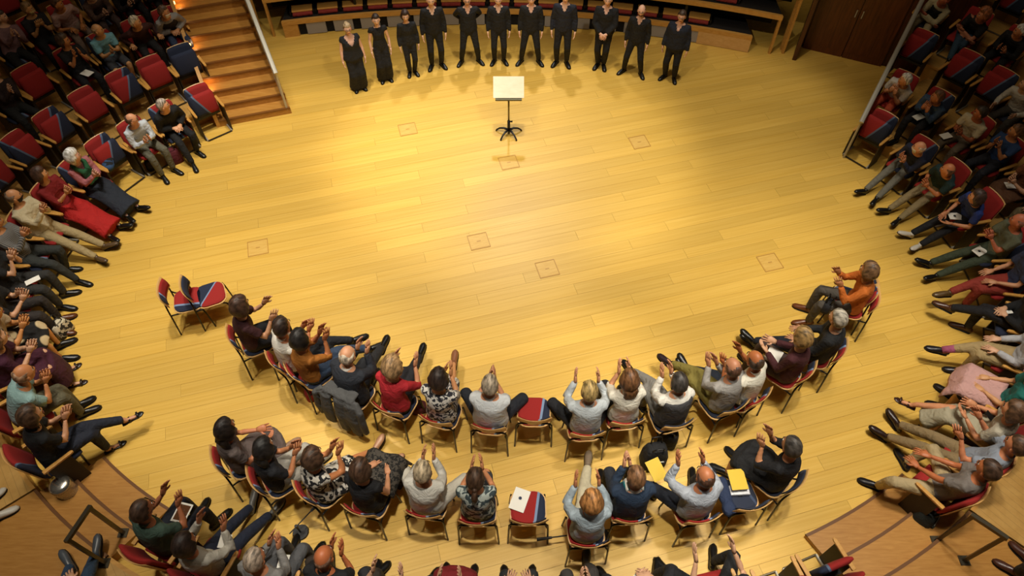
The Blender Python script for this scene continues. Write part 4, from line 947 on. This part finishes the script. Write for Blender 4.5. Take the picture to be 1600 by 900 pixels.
C(464, 537, 46, 'black-haired woman in mustard top and jeans', R1, back=.0, top=('blouse', '#a2631c', 'mid'), bottom=('trousers', '#2f4058'), hair=('bob', '#15100c'), fem=True, arms='high', legs='crossL', skn='#b06a40')
C(541, 562, 27, 'balding grey-haired man in dark navy suit', R1, back=.10, top=('jacket', '#1c2029', 'long'), bottom=('trousers', '#191b20'), hair=('fringe', '#a39684'), arms='high', legs='crossR', skn='#c98c68', girth=1.1)
C(611, 580, 24, 'fair-haired woman in red top', R1, top=('blouse', '#b3202a', 'mid'), bottom=('trousers', '#17171c'), hair=('curly', '#8a6d4a'), fem=True, arms='open', legs='crossR', skn='#c58660', back=.08)
C(684, 600, 16, 'dark-haired woman in white floral blouse', R1, top=('blouse', ('floral', '#2a2a33', '#d8d4cc', 22), 'short'), bottom=('skirt', ('floral', '#3a3a40', '#d8d4cc', 22)), hair=('bob', '#241711'), fem=True, arms='clap', legs='crossR', shoes='#8a5a3c', skn='#c8875a')
C(765, 610, 6, 'grey-haired man in white shirt and black trousers', R1, top=('shirt', '#d5d9dc', 'short'), bottom=('trousers', '#1b1f28'), hair=('short', '#8f8270'), arms='clap', legs='wide', girth=1.15, skn='#c48460')
EC(834, 645, 1, 'empty red and navy stacking chair in the middle of the upper arc')
C(921, 620, -3, 'fair-haired person in light blue shirt', R1, top=('shirt', '#b9c0c4', 'long'), bottom=('trousers', '#1a1b20'), hair=('short', '#8d7648'), arms='highopen', legs='wide', skn='#c98a66')
C(984, 602, -6, 'long brown-haired person in white shirt', R1, top=('shirt', '#d8d2c2', 'mid'), bottom=('trousers', '#1c1d22'), hair=('long', '#5a3a1e'), fem=True, arms='high', legs='flat', skn='#c98a66')
C(1062, 606, -16, 'dark-haired man in grey waistcoat over white sleeves', R1, fab=2, top=('shirt', '#d6d2c8', 'long'), waistcoat='#3b3a3c', bottom=('trousers', '#7d7a74'), hair=('short', '#2b2622'), arms='high', legs='crossR', skn='#c2835e')
C(1147, 582, -28, 'balding man in grey shirt and olive trousers', R1, fab=2, top=('shirt', '#98948f', 'long'), bottom=('trousers', '#7d7132'), hair=('fringe', '#4a2f20'), arms='clap', legs='crossR', shoes='#2a1c20', skn='#b97a58')
C(1183, 570, -40, 'balding man in white polo and red socks', R1, top=('shirt', '#e2dccb', 'short'), bottom=('trousers', '#1c2432'), hair=('fringe', '#3a2a1e'), arms='open', legs='ext2', socks='#b3202a', shoes='#101012', skn='#b5683c')
C(1257, 533, -48, 'fair-haired woman in maroon jumper reading a booklet', R1, top=('sweater', '#471b20', 'long'), bottom=('trousers', '#4b3a36'), hair=('bob', '#7d6238'), fem=True, arms='hold', legs='flat', skn='#d09a76')
C(1314, 503, -58, 'grey-haired man in black jacket with outstretched legs', R1, back=.0, top=('jacket', '#17181a', 'long'), bottom=('trousers', '#171c28'), hair=('short', '#8c8578'), arms='lap', legs='ext2', skn='#c48a68')
C(1363, 424, -74, 'brown-haired woman in orange tunic and grey leggings', R1, top=('tunic', '#c2661c', 'long'), bottom=('trousers', '#4c463e'), hair=('bob', '#5a4026'), fem=True, arms='open', legs='flat', shoes='#6a3a1c', skn='#bd7a50')
EC(330, 462, 66, 'empty red and navy stacking chair at the left end of the upper arc', 1)
EC(296, 470, 74, 'stacking chair seen edge-on, furthest left of the upper arc', 0)
EC(1322, 468, -66, 'empty red stacking chair between the orange tunic and the black jacket', 0)
C(348, 676, 58, 'long dark-haired woman in grey-purple dress', R2, top=('dress', '#6d605c', 'short'), bottom=('skirt', '#6a5c58'), hair=('long', '#1d140f'), fem=True, arms='hold', legs='flat', shoes='#9a7a62', skn='#c07650')
C(408, 706, 54, 'black-haired woman in black top and pale grey trousers', R2, top=('blouse', '#15161c', 'short'), bottom=('trousers', '#a9a59a'), hair=('long', '#14100e'), fem=True, arms='clap', legs='flat', shoes='#8a8478', skn='#b9764e')
C(485, 722, 44, 'brown-haired woman in black and white flowered dress', R2, top=('dress', ('floral', '#17161a', '#d5cfc2', 16), 'cap'), bottom=('skirt', ('floral', '#141316', '#d5cfc2', 16)), hair=('bob', '#3f2a1a'), fem=True, arms='high', legs='ext', shoes='#b98a68', skn='#c27a4c', girth=1.08)
C(562, 742, 18, 'brown-haired woman in black vest with patterned jacket on lap', R2, fab=0, top=('blouse', '#131317', 'cap'), bottom=('trousers', ('floral', '#1a1918', '#4a453e', 18)), hair=('bob', '#3b2617'), fem=True, arms='lap', legs='flat', skn='#c98a64')
C(660, 746, 8, 'grey-haired woman in white jumper and white trousers', R2, top=('sweater', '#cfccc2', 'long'), bottom=('trousers', '#c9c4b6'), hair=('short', '#9a8a70'), fem=True, arms='high', legs='wide', skn='#c88660', girth=1.1)
C(743, 757, 0, 'pony-tailed woman in teal floral top', R2, top=('blouse', ('floral', '#3c4a4e', '#b9c2bb', 18), 'cap'), bottom=('shorts', '#3a3e44'), hair=('pony', '#3a2616'), fem=True, arms='clap', legs='together', skn='#c9845a')
EC(825, 795, 0, 'empty navy and red stacking chair with a white leaflet on it', 0)
C(925, 792, -4, 'fair-haired person in pale blue shirt and beige trousers', R2, top=('shirt', '#a9b8c2', 'long'), bottom=('trousers', '#c9bfa2'), hair=('bob', '#9a6a3a'), arms='open', legs='crossL', shoes='#7a6a58', skn='#c27a52', fem=True)
C(994, 754, -4, 'person in navy jacket with white and teal scarf', R2, top=('jacket', '#1d2f46', 'long'), bottom=('trousers', '#23262e'), hair=('short', '#6a4a2e'), arms='clap', legs='flat', skn='#c98c6a')
C(1103, 754, -14, 'brown-haired man in light grey shirt with a yellow booklet', R2, top=('shirt', '#a5abb5', 'long'), bottom=('trousers', '#171c28'), hair=('fringe', '#3c2416'), arms='highopen', legs='wide', girth=1.1, skn='#b06a44')
EC(1152, 775, -14, 'stacking chair with a navy jacket and yellow booklet on it', 2)
C(1240, 705, -44, 'dark grey-haired woman in black dress', R2, fab=2, top=('dress', '#121215', 'mid'), bottom=('skirt', '#121214'), hair=('short', '#35302b'), fem=True, arms='high', legs='flat', shoes='#151515', skn='#c08058', girth=1.05)

# ------------------------------------------------------------------ things people brought
def sheet(name, label, cat, p, w, d, t, rot, mat, tilt=0.0, cover=None, group=None):
    o = thing(name, label, cat, tuple(p), rot, group); b = MB().box((0, 0, t/2), (w, d, t)); V = rotx(b.v[0], tilt, v3(0, 0, 0))
    MB().add(V, b.f).build('pages', M_white if cover else mat, o)
    b = MB().box((0, 0, t+.0015), (w+.004, d+.004, .003)); MB().add(rotx(b.v[0], tilt, v3(0, 0, 0)), b.f).build('cover', cover or mat, o)
    return o
def emblem(o, col='#2a2a30'):
    MB().tube([(0, .02, .012), (0, .02, .0135)], .022, 10).build('printed_emblem', plain(col, .7), o); return o
GPR = 'programmes and leaflets'
M_yel = plain('#d0ad24', .6, key='yellow_cover')
def lap(short, f=.55, up=.10, side=0):
    for k, p in PERSONS.items():
        if k.startswith(short+','):
            m = (p['knees'][0]+p['knees'][1])/2; b = p['P0']+(m-p['P0'])*f; b = b+v3(side, 0, up); return world(p, b), math.atan2(p['R3'][1, 0], p['R3'][0, 0])
    raise KeyError(short)
for short, lab, f, side, rot, w, d in (
    ('person in black T-shirt with bare arm raised', 'white leaflet on the dark lap at the left edge, left front row', .75, .05, .5, .10, .21),
    ('woman in black top with hands folded by her face', 'white programme on the lap of the woman with folded hands, left third row', .75, 0, .3, .15, .21),
    ('man in denim blue shirt with hands together', 'white programme on the lap of the man in denim blue', .75, 0, -.2, .13, .20),
    ('dark-haired man in cream shirt', 'white programme on the knees of the man in cream shirt, right second row', .85, .15, -.2, .13, .20),
    ('woman in bright blue shirt and white trainers', 'white programme with dark emblem on the lap of the woman in bright blue', .6, 0, -.3, .15, .23),
    ('ruddy man in olive shirt and green trousers', 'white programme with dark emblem on the green trousers, right front row', .6, 0, .5, .15, .22),
    ('person in black suit trousers with a programme', 'white programme held on black suit trousers, right front row', .55, 0, .5, .10, .21),
    ('person in patterned brown skirt with a white leaflet', 'white leaflet on the patterned brown skirt, right second row', .7, 0, -.3, .14, .20),
    ('dark-haired woman in white blouse and jeans', 'white paper between the jeans of the woman in white blouse', .62, .02, .3, .14, .16),
    ('grey-haired person in grey pullover', 'white paper with dark bars under the clapping hands, lower front row', .5, .05, .2, .12, .18),
    ('person in black trousers with a white programme', 'white programme across black knees at the bottom edge', .75, 0, .6, .14, .22),
    ('fair-haired woman in maroon jumper reading a booklet', 'open white booklet held by the woman in the maroon jumper', .55, 0, .1, .26, .20)):
    p, r = lap(short, f, .105, side); o = sheet('programme', lab, 'programme', p, w, d, .006, r+rot, M_white, 0, None, GPR)
    if 'emblem' in lab: emblem(o)
p, r = lap('brown-haired man in green polo with a tablet', .72, .12, .03)
tb = sheet('tablet', 'white-framed tablet held by the man in the green polo', 'tablet', p, .18, .24, .009, r+.2, M_white)
MB().box((0, 0, .0125), (.145, .195, .003)).build('screen', plain('#5a3413', .25), tb)
p, r = lap('brown-haired woman in pale grey dress holding a phone', .30, .26, 0)
ph = sheet('phone', 'black phone held by the woman in the pale grey dress', 'phone', p, .075, .15, .009, r, M_black, .5)
# empty stage chairs with things on them
p = at(812, 781, .545); emblem(sheet('leaflet', 'white leaflet with a small dark emblem lying on the empty chair', 'leaflet', p, .20, .29, .004, -.35, M_white), '#22304f')
p = at(1152, 750, .62); sheet('booklet', 'yellow booklet on the navy jacket, right side of the lower arc', 'booklet', p, .21, .27, .02, .08, M_yel, 0, M_yel)
p = at(1025, 734, .70); sheet('booklet', 'yellow booklet tilted on the black trousers beside the navy jacket', 'booklet', p, .19, .27, .012, .42, M_yel, .2, M_yel)
p = at(1154, 768, .52); c = thing('silver_case', 'flat silver case below the yellow booklet on the chair', 'case', tuple(p), .05)
MB().box((0, 0, .03), (.26, .14, .06)).build('shell', plain('#b8b8bb', .3, .7), c, bevel=.012); MB().box((0, -.072, .03), (.05, .006, .02)).build('clasp', M_black, c)
def blobcloth(name, label, cat, P, mat, voxel=.025):
    c = np.mean([q[0] for q in P], 0); c[2] = min(q[0][2]-q[1][2] for q in P); m = MB()
    for q in P: m.ball(q[0]-c, q[1], 12, 8)
    o = fuse(name, m, [mat], None, voxel, None, tuple(c), 0, 4); return tag(o, label, cat)
p = at(1132, 772, .53); blobcloth('folded_jacket', 'navy jacket folded over the chair beside the yellow booklet', 'jacket', [(p, v3(.10, .17, .07)), (p+v3(.02, -.2, .02), v3(.10, .12, .08)), (p+v3(.0, .16, -.02), v3(.09, .09, .07))], cloth('#1e2c4a'))
# bags
def bag(name, label, p, w, d, h, col, rz=0, handles=True, body='bag_body', flap=False):
    o = thing(name, label, 'bag', tuple(p), rz); m = MB()
    S = [(0, .94), (h*.15, 1), (h*.6, .97), (h*.9, .80), (h, .6)]
    V = []; n = 16
    for z, k in S: V += [(w/2*k*np.sign(math.cos(a))*abs(math.cos(a))**.5, d/2*k*np.sign(math.sin(a))*abs(math.sin(a))**.5, z) for a in np.arange(n)*2*PI/n]
    Fc = [(i*n+j, i*n+(j+1) % n, (i+1)*n+(j+1) % n, (i+1)*n+j) for i in range(len(S)-1) for j in range(n)]+[tuple(range(n-1, -1, -1)), tuple((len(S)-1)*n+j for j in range(n))]
    m.add(V, Fc).build(body, cloth(col) if isinstance(col, str) else fabric(col), o, smooth=True)
    if handles:
        for s in (-1, 1): tube_part('strap', [(-w*.22, s*d*.2, h*.93), (-w*.18, s*d*.35, h+.12), (w*.18, s*d*.35, h+.12), (w*.22, s*d*.2, h*.93)], .010, M_black if col != '#8e1620' else cloth('#6e1018'), o, 6)
    if flap: MB().box((0, -d*.5, h*.38), (w*.66, .05, h*.45)).build('front_pocket', cloth(col), o, bevel=.015); MB().tube([(-w*.25, -d*.53, h*.62), (w*.25, -d*.53, h*.62)], .008, 6).build('zip', M_steel, o)
    return o
bag('handbag', 'red handbag on the floor beneath the mustard top', at(492, 618), .26, .20, .22, '#8e1620', .5)
bag('backpack', 'black backpack standing upright behind the upper arc chairs', at(1018, 722), .36, .26, .50, '#141416', .1, True, 'bag_body', True)
bag('holdall', 'dark grey holdall beside the black backpack', at(1042, 692), .26, .22, .34, '#17171a', -.4)
bag('handbag', 'red and black bag between the shoes of the man in the black suit', at(276, 252), .28, .22, .30, '#5a1420', .6)
bag('handbag', 'dark brown bag left of the olive trousers, left front row', at(240, 262), .24, .20, .22, '#2a221c', .6)
bag('tote_bag', 'cream and black patterned tote beside the maroon dress', at(104, 520), .30, .16, .30, ('floral', '#2a2622', '#d0c5a8', 12), 1.2)
bag('backpack', 'black and silver backpack at the end of the right front row', at(1436, 812), .34, .26, .36, '#1d2320', .8, True, 'bag_body', True)
bag('handbag', 'black shoulder bag on the empty red chair, upper arc', at(1290, 482, .49), .26, .14, .18, '#16161a', .9)
bag('handbag', 'maroon bag under the chair of the fair-haired woman in red', at(655, 640), .24, .18, .16, '#4e1218', .2)
# grey coat over a chair back
pc = PERSONS[[k for k in PERSONS if k.startswith('balding grey-haired man in dark navy suit')][0]]
def bk(x, y, z): return world(pc, v3(x, y, z))
m = MB(); c0 = bk(0, -.25, 0)
R_ = lambda x, y, z: bk(x, y, z)-c0
rt_ = pc['R3']@v3(1, 0, 0)
for x, w, zb in ((-.15, .085, .20), (.03, .075, .14), (.19, .085, .17)):
    m.tube([R_(x*.8, -.08, .84), R_(x*.85, -.19, .87), R_(x, -.26, .80), R_(x*1.08, -.30, .52), R_(x*1.15, -.30, zb)], [(w, .025), (w*1.05, .035), (w*1.1, .035), (w*1.15, .04), (w*1.2, .03)], 12, ref=rt_)
m.tube([R_(-.2, -.20, .86), R_(.22, -.20, .86)], [(.06, .03), (.06, .03)], 8)
for x in (-.30, .33): m.tube([R_(x*.75, -.20, .84), R_(x, -.26, .76), R_(x*1.05, -.28, .48), R_(x*1.03, -.27, .26)], [.04, .052, .05, .042], 10)
tag(fuse('coat', m, [cloth('#4a4a4a')], None, .018, None, tuple(c0), 0, 2), 'dark grey coat hung over the chair of the man in navy suit', 'coat')
def drape(name, label, cat, short, mat, w=.30, y0=.08, y1=.78, seed=1, thick=.02):
    p = PERSONS[[k for k in PERSONS if k.startswith(short+',')][0]]; kn = p['knees']; g = np.random.default_rng(seed); nx, ny = 17, 19; V = []
    kz = (kn[0][2]+kn[1][2])/2; ky = (kn[0][1]+kn[1][1])/2; off = world(p, v3(0, .3, 0)); hx = abs(kn[1][0]-kn[0][0])/2
    for j in range(ny):
        for i in range(nx):
            x = -w+2*w*i/(nx-1); q = y0+(y1-y0)*j/(ny-1); over = max(0, q-(ky+.07)); y = min(q, ky+.07)+.10*min(1, over*4)
            z = .655+(kz-.55)*min(1, y/ky)+.035*math.exp(-((abs(x)-hx)/.07)**2)+.008*math.sin(9*x+7*q+seed)+g.uniform(-.004, .004)
            z -= max(0, over-.03)*.95; z -= max(0, abs(x)-hx-.07)**1.2*2.2
            V.append(world(p, v3(x*(1+.12*math.sin(5*q+seed)), y+.012*math.sin(22*x)*min(1, over*9), z))-off)
    Fc = [(j*nx+i, j*nx+i+1, (j+1)*nx+i+1, (j+1)*nx+i) for j in range(ny-1) for i in range(nx-1)]
    o = MB().add(np.array(V), Fc).build(name, mat, None, tuple(off), smooth=True); m = o.modifiers.new('thick', 'SOLIDIFY'); m.thickness = thick; m.offset = 0
    return tag(o, label, cat)
drape('folded_jacket', 'black patterned jacket on the lap of the brown-haired woman in black vest', 'jacket', 'brown-haired woman in black vest with patterned jacket on lap', fabric(('floral', '#12110f', '#4a443c', 26)), .27, .10, .66, 3, .03)
drape('shawl', 'pale pink shawl spread on the lap of the woman in teal', 'shawl', 'woman in teal top with pink shawl on her lap', cloth('#c79a94'), .25, .10, .80, 5)
p0 = PERSONS[[k for k in PERSONS if k.startswith('person in navy jacket with white')][0]]
m = MB(); c0 = world(p0, p0['N']); Q = lambda x, y, z: p0['R3']@(p0['r']*x+p0['f']*y+p0['td']*z)
m.tube([Q(-.08, -.05, .0), Q(-.10, .05, -.02), Q(-.05, .12, -.08), Q(-.07, .15, -.25), Q(-.08, .17, -.38)], [(.03, .035), (.035, .04), (.045, .035), (.06, .025), (.065, .02)], 10, ref=Q(1, 0, 0))
m.tube([Q(.08, -.05, .0), Q(.10, .05, -.02), Q(.04, .13, -.08), Q(.03, .16, -.25), Q(.03, .18, -.36)], [(.03, .035), (.035, .04), (.045, .035), (.06, .025), (.065, .02)], 10, ref=Q(1, 0, 0))
tag(fuse('scarf', m, [fabric(('stripes', '#1d7f86', '#dcd8cc', 5))], None, .016, None, tuple(c0), 0, 2), 'white and teal scarf round the neck of the navy jacket', 'scarf')
p0 = PERSONS[[k for k in PERSONS if k.startswith('white-haired woman in pink top')][0]]
m = MB(); c0 = world(p0, p0['N']); Q = lambda x, y, z: p0['R3']@(p0['r']*x+p0['f']*y+p0['td']*z)
for s in (-1, 1): m.tube([Q(s*.08, -.05, .0), Q(s*.10, .06, -.03), Q(s*.05, .13, -.12), Q(s*.05, .15, -.30), Q(s*.06, .18, -.42)], [(.03, .035), (.04, .04), (.05, .035), (.06, .025), (.06, .02)], 10, ref=Q(1, 0, 0))
tag(fuse('scarf', m, [cloth('#1f5a38')], None, .016, None, tuple(c0), 0, 2), 'green scarf round the neck of the white-haired woman', 'scarf')
p = at(165, 252, .56); blobcloth('folded_clothes', 'blue and dark clothes heaped on the empty navy seat', 'clothes', [(p, v3(.16, .14, .09)), (p+v3(-.14, .08, .02), v3(.10, .10, .08)), (p+v3(.1, -.12, .0), v3(.10, .12, .08))], fabric(('floral', '#16161a', '#2c4a72', 7)))
# chrome bin and microphones on the floor
bn = thing('waste_bin', 'brushed steel waste bin at the end of the left front row', 'bin', tuple(at(116, 774)))
MB().tube([(0, 0, 0), (0, 0, .02), (0, 0, .36), (0, 0, .38)], [.12, .13, .14, .138], 20).build('body', plain('#a9a49c', .28, .9), bn, smooth=True)
MB().tube([(0, 0, .375), (0, 0, .40), (0, 0, .43)], [.142, .135, .09], 20).build('lid', plain('#c2bdb4', .22, .9), bn, smooth=True)
def micstand(label, a, b):
    a, b = np.array(a), np.array(b); o = thing('microphone_stand', label, 'microphone', tuple(a)); d = b-a; u = unit(d)
    MB().tube([v3(0, 0, .02), v3(0, 0, .24)], .012, 8).build('post', M_black, o)
    MB().tube([v3(0, 0, 0), v3(0, 0, .02)], [.11, .10], 16).build('base', M_black, o)
    MB().tube([v3(0, 0, .24)-u*.12, v3(0, 0, .24)+d*.8], .009, 8).build('boom', M_black, o)
    MB().tube([v3(0, 0, .24)+d*.8-u*.02, v3(0, 0, .24)+d], [.017, .024], 10).build('microphone', plain('#1a1a1c', .5), o)
    MB().tube([v3(0, 0, .215), v3(0, 0, .265)], .022, 8).build('clamp', M_black, o)
micstand('low black boom microphone lying under the right part of the lower arc', at(940, 838), at(838, 852))
micstand('low black boom microphone between the jeans and the flowered dress', at(470, 832), at(500, 800))
finish_people()
